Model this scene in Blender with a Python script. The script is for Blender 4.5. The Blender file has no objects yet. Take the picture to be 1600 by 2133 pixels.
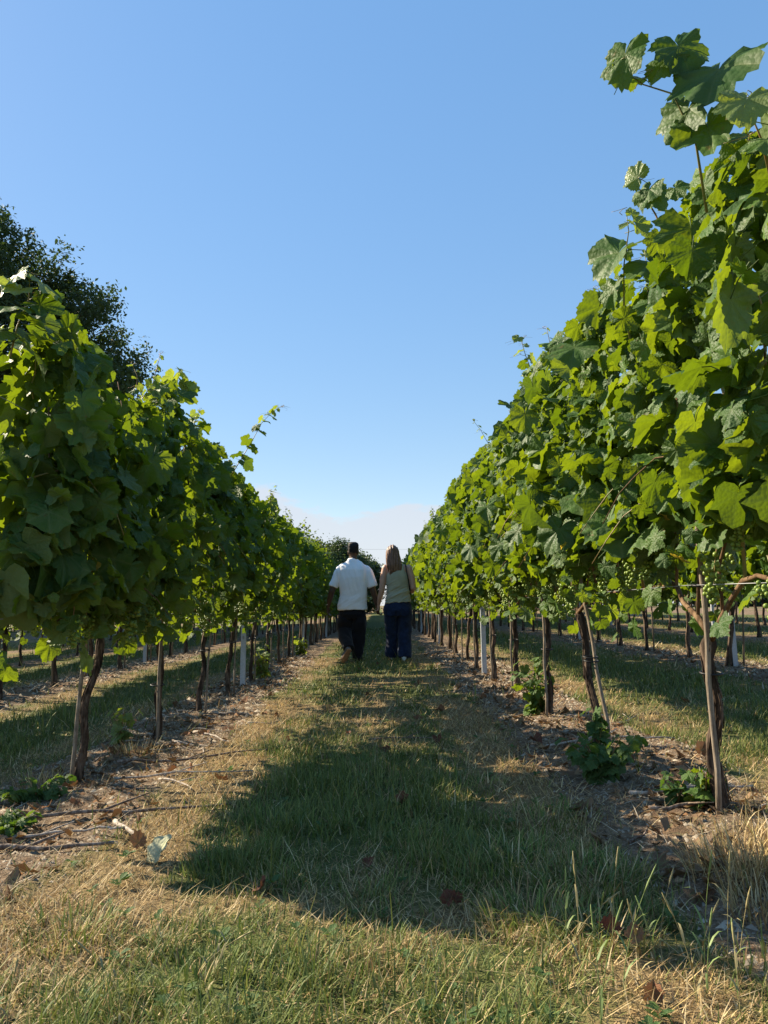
import bpy, bmesh, math, random
import numpy as np
from mathutils import Vector, Matrix

random.seed(7)
RNG = np.random.default_rng(7)
rad = math.radians
sc = bpy.context.scene
COL = sc.collection

# ------------------------------------------------------------------ camera, sky, sun, exposure
cam_d = bpy.data.cameras.new('camera')
cam_d.sensor_fit = 'VERTICAL'
cam_d.sensor_height = 36.0
cam_d.lens = 36.0 * 1660 / 2133
cam_d.clip_start = 0.05
cam_d.clip_end = 3000
cam = bpy.data.objects.new('camera', cam_d)
COL.objects.link(cam)
cam.location = (0, 0, 0.85)
cam.rotation_euler = (rad(90 + 6.67), 0, rad(-0.345))
sc.camera = cam

SUN_AZ = 29.0      # degrees ahead of due left
SUN_EL = 34.0
sun_dir = Vector((-math.cos(rad(SUN_AZ)) * math.cos(rad(SUN_EL)), math.sin(rad(SUN_AZ)) * math.cos(rad(SUN_EL)), math.sin(rad(SUN_EL))))
sl = bpy.data.lights.new('sun', 'SUN')
sl.energy = 5.0
sl.angle = rad(0.55)
sl.color = (1.0, 0.87, 0.66)
so = bpy.data.objects.new('sun', sl)
so.rotation_euler = sun_dir.to_track_quat('Z', 'Y').to_euler()
so.location = sun_dir * 50
COL.objects.link(so)

world = bpy.data.worlds.new('World')
sc.world = world
world.use_nodes = True
wn = world.node_tree
wn.nodes.clear()
w_out = wn.nodes.new('ShaderNodeOutputWorld')
w_bg = wn.nodes.new('ShaderNodeBackground')
w_sky = wn.nodes.new('ShaderNodeTexSky')
w_sky.sky_type = 'NISHITA'
w_sky.sun_disc = False
w_sky.sun_elevation = rad(SUN_EL)
w_sky.sun_rotation = rad(-(90 - SUN_AZ))
w_sky.altitude = 50
w_sky.air_density = 1.0
w_sky.dust_density = 0.15
w_sky.ozone_density = 2.2
w_bg.inputs['Strength'].default_value = 0.122
# low cumulus bank near the horizon
w_tc = wn.nodes.new('ShaderNodeTexCoord')
w_sep = wn.nodes.new('ShaderNodeSeparateXYZ')
w_map = wn.nodes.new('ShaderNodeMapping')
w_map.inputs['Scale'].default_value = (5.0, 5.0, 11.0)
w_map.inputs['Location'].default_value = (0.6, 0.2, 0.0)
w_noise = wn.nodes.new('ShaderNodeTexNoise')
w_noise.inputs['Scale'].default_value = 1.5
w_noise.inputs['Detail'].default_value = 7
w_noise.inputs['Roughness'].default_value = 0.58
wn.links.new(w_tc.outputs['Generated'], w_sep.inputs[0])
wn.links.new(w_tc.outputs['Generated'], w_map.inputs[0])
wn.links.new(w_map.outputs[0], w_noise.inputs['Vector'])
w_el = wn.nodes.new('ShaderNodeMapRange')          # 1 at the horizon, 0 above about nine degrees
w_el.inputs['From Min'].default_value = 0.06
w_el.inputs['From Max'].default_value = 0.16
w_el.inputs['To Min'].default_value = 0.5
w_el.inputs['To Max'].default_value = -0.25
wn.links.new(w_sep.outputs['Z'], w_el.inputs['Value'])
w_add = wn.nodes.new('ShaderNodeMath'); w_add.operation = 'ADD'
wn.links.new(w_noise.outputs['Fac'], w_add.inputs[0]); wn.links.new(w_el.outputs[0], w_add.inputs[1])
w_cr = wn.nodes.new('ShaderNodeMapRange')
w_cr.interpolation_type = 'SMOOTHSTEP'
w_cr.inputs['From Min'].default_value = 0.49
w_cr.inputs['From Max'].default_value = 0.58
w_cr.inputs['To Min'].default_value = 0.0
w_cr.inputs['To Max'].default_value = 0.78
wn.links.new(w_add.outputs[0], w_cr.inputs['Value'])
w_mix = wn.nodes.new('ShaderNodeMix'); w_mix.data_type = 'RGBA'
w_mix.inputs['B'].default_value = (2.45, 2.58, 2.85, 1)
wn.links.new(w_cr.outputs[0], w_mix.inputs['Factor'])
w_hsv = wn.nodes.new('ShaderNodeHueSaturation')
w_hsv.inputs['Saturation'].default_value = 2.26
w_hsv.inputs['Hue'].default_value = 0.508
w_hsv.inputs['Value'].default_value = 1.71
w_gam = wn.nodes.new('ShaderNodeGamma'); w_gam.inputs['Gamma'].default_value = 0.35
wn.links.new(w_sky.outputs[0], w_gam.inputs['Color'])
wn.links.new(w_gam.outputs[0], w_hsv.inputs['Color'])
wn.links.new(w_hsv.outputs[0], w_mix.inputs['A'])
wn.links.new(w_mix.outputs['Result'], w_bg.inputs['Color'])
wn.links.new(w_bg.outputs[0], w_out.inputs[0])

sc.view_settings.view_transform = 'Standard'
sc.view_settings.look = 'None'
sc.view_settings.exposure = 1.32
sc.view_settings.gamma = 1.0
sc.view_settings.use_curve_mapping = False
sc.render.engine = 'CYCLES'
sc.cycles.use_denoising = True
sc.cycles.denoising_input_passes = 'RGB_ALBEDO_NORMAL'
sc.cycles.denoising_prefilter = 'NONE'
sc.cycles.use_adaptive_sampling = False
sc.cycles.max_bounces = 7
sc.cycles.diffuse_bounces = 3
sc.cycles.glossy_bounces = 2
sc.cycles.transmission_bounces = 5
sc.cycles.sample_clamp_indirect = 2.0
sc.cycles.caustics_reflective = False
sc.cycles.caustics_refractive = False

# ------------------------------------------------------------------ helpers
def hash2(ix, iy, seed):
    n = (ix.astype(np.int64) * 374761393 + iy.astype(np.int64) * 668265263 + seed * 1274126177) & 0x7fffffff
    n = (n ^ (n >> 13)) * 1274126177 & 0x7fffffff
    return ((n ^ (n >> 16)) & 0xffff) / 65535.0

def vnoise(x, y, seed=0):
    x = np.asarray(x, float); y = np.asarray(y, float)
    ix = np.floor(x); iy = np.floor(y)
    fx = x - ix; fy = y - iy
    fx = fx * fx * (3 - 2 * fx); fy = fy * fy * (3 - 2 * fy)
    a = hash2(ix, iy, seed); b = hash2(ix + 1, iy, seed); c = hash2(ix, iy + 1, seed); d = hash2(ix + 1, iy + 1, seed)
    return (a * (1 - fx) + b * fx) * (1 - fy) + (c * (1 - fx) + d * fx) * fy

def fbm(x, y, seed=0, octv=4):
    s = 0; a = 0.5; t = 0
    for i in range(octv):
        s = s + a * vnoise(np.asarray(x) * 2 ** i, np.asarray(y) * 2 ** i, seed + i * 17); t += a; a *= 0.5
    return s / t

def np_mesh(name, V, T, mats, attrs=None, smooth=False, matidx=None):
    V = np.asarray(V, np.float32); T = np.asarray(T, np.int32)
    me = bpy.data.meshes.new(name)
    k = T.shape[1]
    me.vertices.add(len(V)); me.vertices.foreach_set('co', V.ravel())
    me.loops.add(T.size); me.loops.foreach_set('vertex_index', T.ravel())
    me.polygons.add(len(T))
    me.polygons.foreach_set('loop_start', np.arange(0, T.size, k, dtype=np.int32))
    me.polygons.foreach_set('loop_total', np.full(len(T), k, np.int32))
    if smooth: me.polygons.foreach_set('use_smooth', np.ones(len(T), bool))
    if matidx is not None: me.polygons.foreach_set('material_index', np.asarray(matidx, np.int32))
    for an, val in (attrs or {}).items():
        val = np.asarray(val, np.float32)
        if val.ndim == 1:
            a = me.attributes.new(an, 'FLOAT', 'POINT'); a.data.foreach_set('value', val)
        else:
            a = me.attributes.new(an, 'FLOAT_COLOR', 'POINT')
            if val.shape[1] == 3: val = np.concatenate([val, np.ones((len(val), 1), np.float32)], 1)
            a.data.foreach_set('color', val.ravel())
    me.update(calc_edges=True); me.validate()
    for m in (mats if isinstance(mats, (list, tuple)) else [mats]): me.materials.append(m)
    return me

class MB:
    """collects tubes, boxes and faces for ONE mesh"""
    def __init__(s): s.V = []; s.F = []; s.mi = []
    def add(s, V, F, mi=0):
        o = len(s.V); s.V += [tuple(v) for v in V]; s.F += [tuple(i + o for i in f) for f in F]; s.mi += [mi] * len(F)
    def tube(s, pts, radii, n=6, cap=True, mi=0, wob=None, phase=0.0):
        pts = [Vector(p) for p in pts]
        if not hasattr(radii, '__len__'): radii = [radii] * len(pts)
        V = []; F = []
        up = None
        for i, p in enumerate(pts):
            d = (pts[min(i + 1, len(pts) - 1)] - pts[max(i - 1, 0)])
            d = d.normalized() if d.length > 1e-9 else Vector((0, 0, 1))
            if up is None: up = Vector((1, 0, 0)) if abs(d.x) < 0.8 else Vector((0, 1, 0))
            up = (up - d * up.dot(d)).normalized()
            w = d.cross(up)
            for k in range(n):
                a = 2 * math.pi * k / n + phase
                r = radii[i] * (wob(a, i) if wob else 1)
                V.append(p + up * (math.cos(a) * r) + w * (math.sin(a) * r))
        for i in range(len(pts) - 1):
            for k in range(n):
                k2 = (k + 1) % n
                F.append((i * n + k, i * n + k2, (i + 1) * n + k2, (i + 1) * n + k))
        if cap:
            F.append(tuple(range(n - 1, -1, -1))); b = (len(pts) - 1) * n; F.append(tuple(b + k for k in range(n)))
        s.add(V, F, mi)
    def box(s, c, h, mi=0):
        cx, cy, cz = c; hx, hy, hz = h
        V = [(cx + sx * hx, cy + sy * hy, cz + sz * hz) for sz in (-1, 1) for sy in (-1, 1) for sx in (-1, 1)]
        s.add(V, [(0, 2, 3, 1), (4, 5, 7, 6), (0, 1, 5, 4), (2, 6, 7, 3), (0, 4, 6, 2), (1, 3, 7, 5)], mi)
    def mesh(s, name, mats, smooth=True):
        me = bpy.data.meshes.new(name); me.from_pydata(s.V, [], s.F)
        for m in (mats if isinstance(mats, (list, tuple)) else [mats]): me.materials.append(m)
        me.polygons.foreach_set('material_index', s.mi)
        if smooth: me.polygons.foreach_set('use_smooth', [True] * len(s.F))
        me.update()
        return me

def link(name, me, parent=None, loc=None, mat=None):
    o = bpy.data.objects.new(name, me)
    COL.objects.link(o)
    if parent is not None: o.parent = parent
    if mat is not None: o.matrix_basis = mat
    elif loc is not None: o.location = loc
    return o

def tag(o, label=None, cat=None, group=None, kind=None):
    if label: o['label'] = label
    if cat: o['category'] = cat
    if group: o['group'] = group
    if kind: o['kind'] = kind
    return o

def thing(name, loc, label, cat, group=None):
    return tag(link(name, None, None, loc), label, cat, group)

ORD = ['first', 'second', 'third', 'fourth', 'fifth', 'sixth', 'seventh', 'eighth', 'ninth', 'tenth', 'eleventh', 'twelfth', 'thirteenth', 'fourteenth', 'fifteenth', 'sixteenth', 'seventeenth', 'eighteenth', 'nineteenth', 'twentieth']

# ------------------------------------------------------------------ materials
class NT:
    def __init__(s, name):
        s.m = bpy.data.materials.new(name); s.m.use_nodes = True; s.t = s.m.node_tree; s.t.nodes.clear()
        s.out = s.n('ShaderNodeOutputMaterial')
    def n(s, typ, **kw):
        x = s.t.nodes.new(typ)
        for k, v in kw.items(): setattr(x, k, v)
        return x
    def l(s, a, b): s.t.links.new(a, b)
    def val(s, sock, v):
        if hasattr(v, 'links') or isinstance(v, bpy.types.NodeSocket): s.l(v, sock)
        else: sock.default_value = v
    def math(s, op, a, b=None, clamp=False):
        x = s.n('ShaderNodeMath', operation=op); x.use_clamp = clamp
        s.val(x.inputs[0], a)
        if b is not None: s.val(x.inputs[1], b)
        return x.outputs[0]
    def mix(s, f, a, b, blend='MIX'):
        x = s.n('ShaderNodeMix', data_type='RGBA', blend_type=blend)
        s.val(x.inputs['Factor'], f)
        s.val(x.inputs['A'], a if not isinstance(a, tuple) else (*a, 1)); s.val(x.inputs['B'], b if not isinstance(b, tuple) else (*b, 1))
        return x.outputs['Result']
    def noise(s, scale, detail=4, rough=0.55, vec=None, dim='3D'):
        x = s.n('ShaderNodeTexNoise'); x.inputs['Scale'].default_value = scale; x.inputs['Detail'].default_value = detail; x.inputs['Roughness'].default_value = rough
        if vec is not None: s.l(vec, x.inputs['Vector'])
        return x.outputs['Fac']
    def ramp(s, f, stops):
        x = s.n('ShaderNodeValToRGB'); cr = x.color_ramp
        while len(cr.elements) < len(stops): cr.elements.new(0.5)
        for e, (p, c) in zip(cr.elements, stops): e.position = p; e.color = (*c, 1)
        s.l(f, x.inputs[0]); return x.outputs[0]
    def mr(s, f, a, b, c=0.0, d=1.0):
        x = s.n('ShaderNodeMapRange'); s.val(x.inputs['Value'], f)
        for k, v in zip(('From Min', 'From Max', 'To Min', 'To Max'), (a, b, c, d)): x.inputs[k].default_value = v
        return x.outputs[0]
    def coord(s, which='Object', scale=None):
        x = s.n('ShaderNodeTexCoord').outputs[which]
        if scale:
            m = s.n('ShaderNodeMapping'); m.inputs['Scale'].default_value = scale; s.l(x, m.inputs[0]); x = m.outputs[0]
        return x
    def attr(s, name, out='Fac'): 
        x = s.n('ShaderNodeAttribute'); x.attribute_name = name; return x.outputs[out]
    def bump(s, h, strength=0.5, dist=0.01):
        x = s.n('ShaderNodeBump'); x.inputs['Strength'].default_value = strength; x.inputs['Distance'].default_value = dist; s.l(h, x.inputs['Height']); return x.outputs[0]
    def bsdf(s, color, rough=0.7, spec=0.3, normal=None, metal=0.0, sheen=0.0):
        x = s.n('ShaderNodeBsdfPrincipled')
        s.val(x.inputs['Base Color'], color if not isinstance(color, tuple) else (*color, 1))
        s.val(x.inputs['Roughness'], rough); s.val(x.inputs['Metallic'], metal)
        s.val(x.inputs['Specular IOR Level'], spec)
        if sheen: x.inputs['Sheen Weight'].default_value = sheen
        if normal is not None: s.l(normal, x.inputs['Normal'])
        return x.outputs[0]
    def done(s, sh): s.l(sh, s.out.inputs[0]); return s.m

def leaf_material(name, front_a, front_b, back, trans_a, trans_b, tfac=0.42, rough=0.42, spec=0.5, veins=True):
    k = NT(name)
    oi = k.n('ShaderNodeObjectInfo').outputs['Random']
    tint = k.math('FRACT', k.math('ADD', k.attr('tint'), oi))
    geo = k.n('ShaderNodeNewGeometry')
    co = k.attr('lco', 'Vector')
    nz = k.noise(2.2, 3, 0.6, co)
    vo = k.n('ShaderNodeTexVoronoi', feature='F1'); vo.inputs['Scale'].default_value = 11.0; k.l(co, vo.inputs['Vector'])
    col = k.mix(tint, front_a, front_b)
    col = k.mix(k.mr(nz, 0.35, 0.7), col, k.mix(0.5, col, back))
    tr = k.mix(tint, trans_a, trans_b)
    if veins:
        v = k.math('POWER', k.attr('vein'), 7.0)
        col = k.mix(k.math('MULTIPLY', v, 0.45), col, (0.20, 0.24, 0.09))
        tr = k.mix(k.math('MULTIPLY', v, 0.35), tr, (0.10, 0.16, 0.02))
    spot = k.mr(k.math('ADD', k.noise(4.5, 3, 0.65, co), k.math('MULTIPLY', tint, 0.10)), 0.70, 0.76)
    col = k.mix(k.math('MULTIPLY', spot, 0.75), col, (0.17, 0.10, 0.035))
    col = k.mix(geo.outputs['Backfacing'], col, k.mix(0.65, col, back))
    h = k.math('ADD', k.math('ADD', k.math('MULTIPLY', vo.outputs['Distance'], -1.1), k.math('MULTIPLY', k.noise(5.0, 3, 0.6, co), 1.3)), k.math('MULTIPLY', k.math('POWER', k.attr('vein'), 5.0), -0.5))
    nrm = k.bump(h, 0.30, 0.007)
    pr = k.bsdf(col, k.mr(nz, 0.2, 0.8, rough - 0.07, rough + 0.15), spec, nrm)
    tl = k.n('ShaderNodeBsdfTranslucent'); k.l(tr, tl.inputs['Color']); k.l(nrm, tl.inputs['Normal'])
    mx = k.n('ShaderNodeMixShader'); mx.inputs[0].default_value = tfac
    k.l(pr, mx.inputs[1]); k.l(tl.outputs[0], mx.inputs[2])
    return k.done(mx.outputs[0])

M = {}
M['leaf'] = leaf_material('vine_leaf', (0.030, 0.088, 0.013), (0.082, 0.165, 0.026), (0.13, 0.19, 0.075), (0.11, 0.175, 0.004), (0.26, 0.335, 0.008), 0.42, 0.50, 0.27)
M['leaf_young'] = leaf_material('vine_leaf_young', (0.13, 0.20, 0.04), (0.18, 0.24, 0.06), (0.20, 0.25, 0.12), (0.28, 0.36, 0.02), (0.38, 0.44, 0.04), 0.45)
M['leaf_yellow'] = leaf_material('vine_leaf_yellowed', (0.45, 0.30, 0.03), (0.50, 0.36, 0.05), (0.45, 0.35, 0.10), (0.7, 0.45, 0.03), (0.7, 0.5, 0.04), 0.4)
M['leaf_oak'] = leaf_material('oak_leaf', (0.030, 0.055, 0.018), (0.050, 0.080, 0.025), (0.07, 0.10, 0.05), (0.06, 0.11, 0.01), (0.10, 0.15, 0.02), 0.22, 0.6, 0.2, False)
M['leaf_far'] = leaf_material('far_tree_leaf', (0.035, 0.070, 0.022), (0.060, 0.095, 0.032), (0.08, 0.11, 0.06), (0.07, 0.12, 0.02), (0.11, 0.16, 0.02), 0.25, 0.55, 0.35, False)
M['leaf_weed'] = leaf_material('weed_leaf', (0.030, 0.080, 0.018), (0.065, 0.125, 0.030), (0.10, 0.16, 0.07), (0.10, 0.20, 0.01), (0.20, 0.30, 0.02), 0.30, 0.55, 0.2)
M['leaf_dead'] = leaf_material('dead_leaf', (0.13, 0.052, 0.028), (0.25, 0.115, 0.055), (0.26, 0.14, 0.08), (0.18, 0.08, 0.035), (0.22, 0.11, 0.045), 0.2, 0.7, 0.15)
M['leaf_red'] = leaf_material('dead_leaf_red', (0.10, 0.034, 0.022), (0.16, 0.055, 0.034), (0.17, 0.085, 0.055), (0.12, 0.04, 0.025), (0.15, 0.06, 0.035), 0.2, 0.6, 0.2)
M['leaf_pale'] = leaf_material('pale_leaf_underside', (0.42, 0.42, 0.26), (0.46, 0.45, 0.29), (0.45, 0.44, 0.28), (0.3, 0.3, 0.12), (0.3, 0.3, 0.12), 0.15, 0.7, 0.2)

def bark_material(name, dark, light, sx=22, sz=2.5, strength=1.0):
    k = NT(name)
    co = k.coord('Object', (sx, sx, sz))
    n1 = k.noise(1.6, 6, 0.65, co)
    n2 = k.noise(30, 4, 0.6, k.coord('Object'))
    f = k.math('ADD', k.math('MULTIPLY', n1, 0.8), k.math('MULTIPLY', n2, 0.25))
    col = k.ramp(f, [(0.36, tuple(c * 0.45 for c in dark)), (0.50, dark), (0.66, light), (0.8, tuple(min(1, c * 1.3) for c in light))])
    return k.done(k.bsdf(col, 0.9, 0.15, k.bump(f, strength, 0.012)))
M['bark'] = bark_material('vine_bark', (0.050, 0.034, 0.024), (0.17, 0.12, 0.085))
M['tree_bark'] = bark_material('tree_bark', (0.05, 0.042, 0.035), (0.13, 0.11, 0.09), 6, 1.5)
M['cane'] = bark_material('vine_cane', (0.13, 0.078, 0.042), (0.23, 0.15, 0.085), 30, 4, 0.4)
M['stake'] = bark_material('wooden_stake', (0.19, 0.15, 0.11), (0.33, 0.275, 0.21), 60, 3, 0.5)
M['twig'] = bark_material('dry_twig', (0.14, 0.10, 0.075), (0.33, 0.27, 0.22), 40, 8, 0.5)
M['twig_pale'] = bark_material('pale_dry_twig', (0.34, 0.28, 0.22), (0.55, 0.49, 0.42), 40, 8, 0.5)

def shoot_material():
    k = NT('green_shoot')
    n = k.noise(12, 3, 0.5, k.coord('Object'))
    oi = k.n('ShaderNodeObjectInfo').outputs['Random']
    c = k.mix(k.mr(k.math('ADD', n, k.math('MULTIPLY', oi, 0.4)), 0.4, 0.9), (0.17, 0.19, 0.055), (0.27, 0.14, 0.06))
    return k.done(k.bsdf(c, 0.5, 0.4))
M['shoot'] = shoot_material()

def grape_material():
    k = NT('green_grape')
    n = k.noise(14, 2, 0.5, k.coord('Object'))
    c = k.mix(n, (0.12, 0.19, 0.025), (0.20, 0.265, 0.045))
    x = k.n('ShaderNodeBsdfPrincipled')
    k.l(c, x.inputs['Base Color']); x.inputs['Roughness'].default_value = 0.42
    x.inputs['Specular IOR Level'].default_value = 0.35
    return k.done(x.outputs[0])
M['grape'] = grape_material()

def metal_material():
    k = NT('galvanised_steel')
    co = k.coord('Object')
    n = k.noise(18, 4, 0.6, co); v = k.n('ShaderNodeTexVoronoi'); v.inputs['Scale'].default_value = 60; k.l(co, v.inputs['Vector'])
    c = k.mix(k.math('MULTIPLY', k.math('ADD', n, v.outputs['Distance']), 0.6), (0.32, 0.34, 0.37), (0.50, 0.53, 0.56))
    return k.done(k.bsdf(c, 0.55, 0.5, None, 0.3))
M['metal'] = metal_material()
def plain(name, col, rough=0.7, spec=0.3, nscale=30, var=0.25, bump=0.2, bd=0.004):
    k = NT(name)
    n = k.noise(nscale, 4, 0.6, k.coord('Object'))
    c = k.mix(k.mr(n, 0.3, 0.7), tuple(x * (1 - var) for x in col), tuple(min(1, x * (1 + var)) for x in col))
    return k.done(k.bsdf(c, rough, spec, k.bump(n, bump, bd)))
M['tie'] = plain('black_plastic_tie', (0.012, 0.012, 0.013), 0.5)
M['wire'] = plain('steel_wire', (0.22, 0.23, 0.24), 0.4, 0.5)
M['cable'] = plain('overhead_cable', (0.10, 0.11, 0.13), 0.7)

def ground_material():
    k = NT('vineyard_ground')
    co = k.coord('Object')
    soil = k.attr('soil'); dry = k.attr('dry')
    n1 = k.noise(3.0, 6, 0.62, co); n2 = k.noise(38, 5, 0.65, co); n3 = k.noise(160, 3, 0.6, co)
    nn = k.math('ADD', k.math('MULTIPLY', n2, 0.6), k.math('MULTIPLY', n3, 0.4))
    soilc = k.ramp(nn, [(0.36, (0.060, 0.040, 0.026)), (0.47, (0.145, 0.102, 0.066)), (0.58, (0.255, 0.19, 0.13)), (0.70, (0.42, 0.335, 0.24))])
    soilc = k.mix(k.mr(n1, 0.45, 0.7), soilc, k.mix(0.5, soilc, (0.33, 0.22, 0.13)))
    dryc = k.ramp(nn, [(0.33, (0.10, 0.068, 0.034)), (0.5, (0.21, 0.148, 0.072)), (0.68, (0.37, 0.27, 0.14))])
    grc = k.ramp(nn, [(0.33, (0.045, 0.056, 0.020)), (0.5, (0.095, 0.110, 0.036)), (0.68, (0.19, 0.19, 0.065))])
    d = k.mr(k.math('ADD', dry, k.math('MULTIPLY', k.math('SUBTRACT', n2, 0.5), 0.8)), 0.3, 0.7)
    s = k.mr(k.math('ADD', soil, k.math('MULTIPLY', k.math('SUBTRACT', n2, 0.5), 0.7)), 0.35, 0.65)
    c = k.mix(s, k.mix(d, grc, dryc), soilc)
    h = k.math('ADD', k.math('MULTIPLY', n2, 1.0), k.math('MULTIPLY', n3, 0.5))
    return k.done(k.bsdf(c, 0.95, 0.1, k.bump(h, 0.9, 0.02)))
M['ground'] = ground_material()

def attr_material(name, rough=0.6, spec=0.25, tfac=0.25):
    k = NT(name)
    c = k.attr('col', 'Color')
    pr = k.bsdf(c, rough, spec)
    tl = k.n('ShaderNodeBsdfTranslucent'); k.l(c, tl.inputs['Color'])
    mx = k.n('ShaderNodeMixShader'); mx.inputs[0].default_value = tfac
    k.l(pr, mx.inputs[1]); k.l(tl.outputs[0], mx.inputs[2])
    return k.done(mx.outputs[0])
M['grass'] = attr_material('grass_blade')
M['litter'] = attr_material('ground_litter', 0.85, 0.1, 0.05)

# ------------------------------------------------------------------ ground
ROWS = {'L1': -1.50, 'L2': -4.08, 'L3': -6.72, 'L4': -9.36, 'R1': 1.22, 'R2': 3.86, 'R3': 6.50, 'R4': 9.14}
ROW_X = np.array(sorted(ROWS.values()))

def slope(x):
    x = np.asarray(x, float)
    return 0.045 * 16 * np.tanh(x / 16)

def row_dist(x):
    x = np.asarray(x, float)
    # signed distance to the closest planting line, the lines go on beyond the eight built rows
    ext = np.concatenate([ROW_X[0] - 2.64 * np.arange(1, 12)[::-1], ROW_X, ROW_X[-1] + 2.64 * np.arange(1, 12)])
    j = np.clip(np.searchsorted(ext, x), 1, len(ext) - 1)
    a = x - ext[j - 1]; b = x - ext[j]
    return np.where(np.abs(a) < np.abs(b), a, b)

def soil_of(x, y):
    d = np.abs(row_dist(x))
    w = 0.42 + 0.20 * (fbm(x * 0.8, y * 0.9, 3) - 0.5) * 2
    s = np.clip((w - d) / 0.16 + 0.5, 0, 1)
    return s * np.clip((y - 0.9) / 1.0, 0, 1)

PATCH = [(0.15, 2.25, 0.50, 0.30, 0.45), (-0.15, 2.75, 0.5, 0.25, 0.22), (-0.95, 2.45, 0.4, 0.3, 0.40), (0.75, 3.4, 0.35, 0.8, 0.45), (-0.75, 3.6, 0.28, 1.2, 0.35),
         (0.45, 2.9, 0.5, 0.45, -0.30), (-0.25, 3.6, 0.35, 0.6, -0.35), (-0.35, 2.05, 0.28, 0.18, -0.30), (0.6, 2.2, 0.3, 0.3, -0.25), (-0.55, 2.72, 0.2, 0.12, -0.4), (-0.8, 1.95, 0.35, 0.12, -0.25),
         (0.9, 5.0, 0.25, 1.6, 0.35), (-0.85, 6.0, 0.25, 2.5, 0.25), (0.0, 6.5, 0.20, 4.0, 0.38), (-0.5, 8.0, 0.16, 5.0, 0.2)]
def dry_of(x, y):
    d = 0.13 + 1.15 * (fbm(x * 1.3, y * 0.9, 11) - 0.5) + 0.7 * (fbm(x * 4.5, y * 4.5, 23) - 0.5)
    for px, py, sx, sy, a in PATCH:
        d = d + a * np.exp(-((x - px) / sx) ** 2 - ((y - py) / sy) ** 2)
    rd = np.abs(row_dist(x))
    d = d + 0.55 * np.exp(-((rd - 0.62) / 0.22) ** 2)
    return np.clip(d, 0, 1)

def gz(x, y):
    x = np.asarray(x, float); y = np.asarray(y, float)
    near = np.clip((40 - np.abs(y)) / 20, 0, 1) * np.clip((20 - np.abs(x)) / 8, 0, 1)
    b = 0.05 * (fbm(x * 0.9, y * 0.7, 5, 3) - 0.5) + 0.022 * (fbm(x * 4.0, y * 4.0, 9, 3) - 0.5)
    s = soil_of(x, y)
    b = b + s * (0.05 * (fbm(x * 7, y * 7, 31, 4) - 0.45))
    b = b + 0.03 * np.exp(-(row_dist(x) / 0.4) ** 2)
    return slope(x) + b * near

def axis(fine_a, fine_b, step, far, grow=1.18):
    a = list(np.arange(fine_a, fine_b + 1e-6, step))
    s = step; v = fine_b
    while v < far: s *= grow; v += s; a.append(v)
    s = step; v = fine_a; pre = []
    while v > -far: s *= grow; v -= s; pre.append(v)
    return np.array(pre[::-1] + a)
gx = axis(-2.6, 2.6, 0.035, 900); gy = axis(1.2, 7.5, 0.04, 900, 1.09)
GX, GY = np.meshgrid(gx, gy)
GZ = gz(GX, GY)
nx, ny = len(gx), len(gy)
idx = np.arange(nx * ny).reshape(ny, nx)
Q = np.stack([idx[:-1, :-1], idx[:-1, 1:], idx[1:, 1:], idx[1:, :-1]], -1).reshape(-1, 4)
V = np.stack([GX, GY, GZ], -1).reshape(-1, 3)
gm = np_mesh('ground', V, Q, M['ground'], {'soil': soil_of(GX, GY).ravel(), 'dry': dry_of(GX, GY).ravel()}, True)
tag(link('ground', gm), 'dry grassy vineyard ground with bare soil strips under the vine rows', None, None, 'structure')

def G(x, y): return float(gz(np.array([x]), np.array([y]))[0])

# ------------------------------------------------------------------ grass and litter (nobody could count them)
def blades(x, y, h, w, az, lean, curl, colors, seg=2, dz=-0.004):
    """strips that bend towards az; returns verts, tris, colours"""
    n = len(x); z0 = gz(x, y) + dz
    dirx, diry = np.cos(az), np.sin(az)
    sx, sy = -diry, dirx
    rows = []
    for i in range(seg + 1):
        t = i / seg
        out = h * (lean * t + curl * t * t)
        up = h * np.sqrt(np.clip(1 - np.clip(lean + curl * t, 0, 0.985) ** 2, 0.02, 1)) * t
        ww = w * (1 - t) ** 0.7 * 0.5
        cx, cy, cz = x + dirx * out, y + diry * out, z0 + up
        if i < seg:
            rows.append(np.stack([cx - sx * ww, cy - sy * ww, cz], -1)); rows.append(np.stack([cx + sx * ww, cy + sy * ww, cz], -1))
        else: rows.append(np.stack([cx, cy, cz], -1))
    V = np.stack(rows, 1)                       # n, 2*seg+1, 3
    T = []
    for i in range(seg - 1): a = 2 * i; T += [(a, a + 1, a + 3), (a, a + 3, a + 2)]
    a = 2 * (seg - 1); T.append((a, a + 1, a + 2))
    k = V.shape[1]
    T = (np.array(T)[None] + (np.arange(n) * k)[:, None, None]).reshape(-1, 3)
    return V.reshape(-1, 3), T, np.repeat(colors, k, 0)

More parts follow.
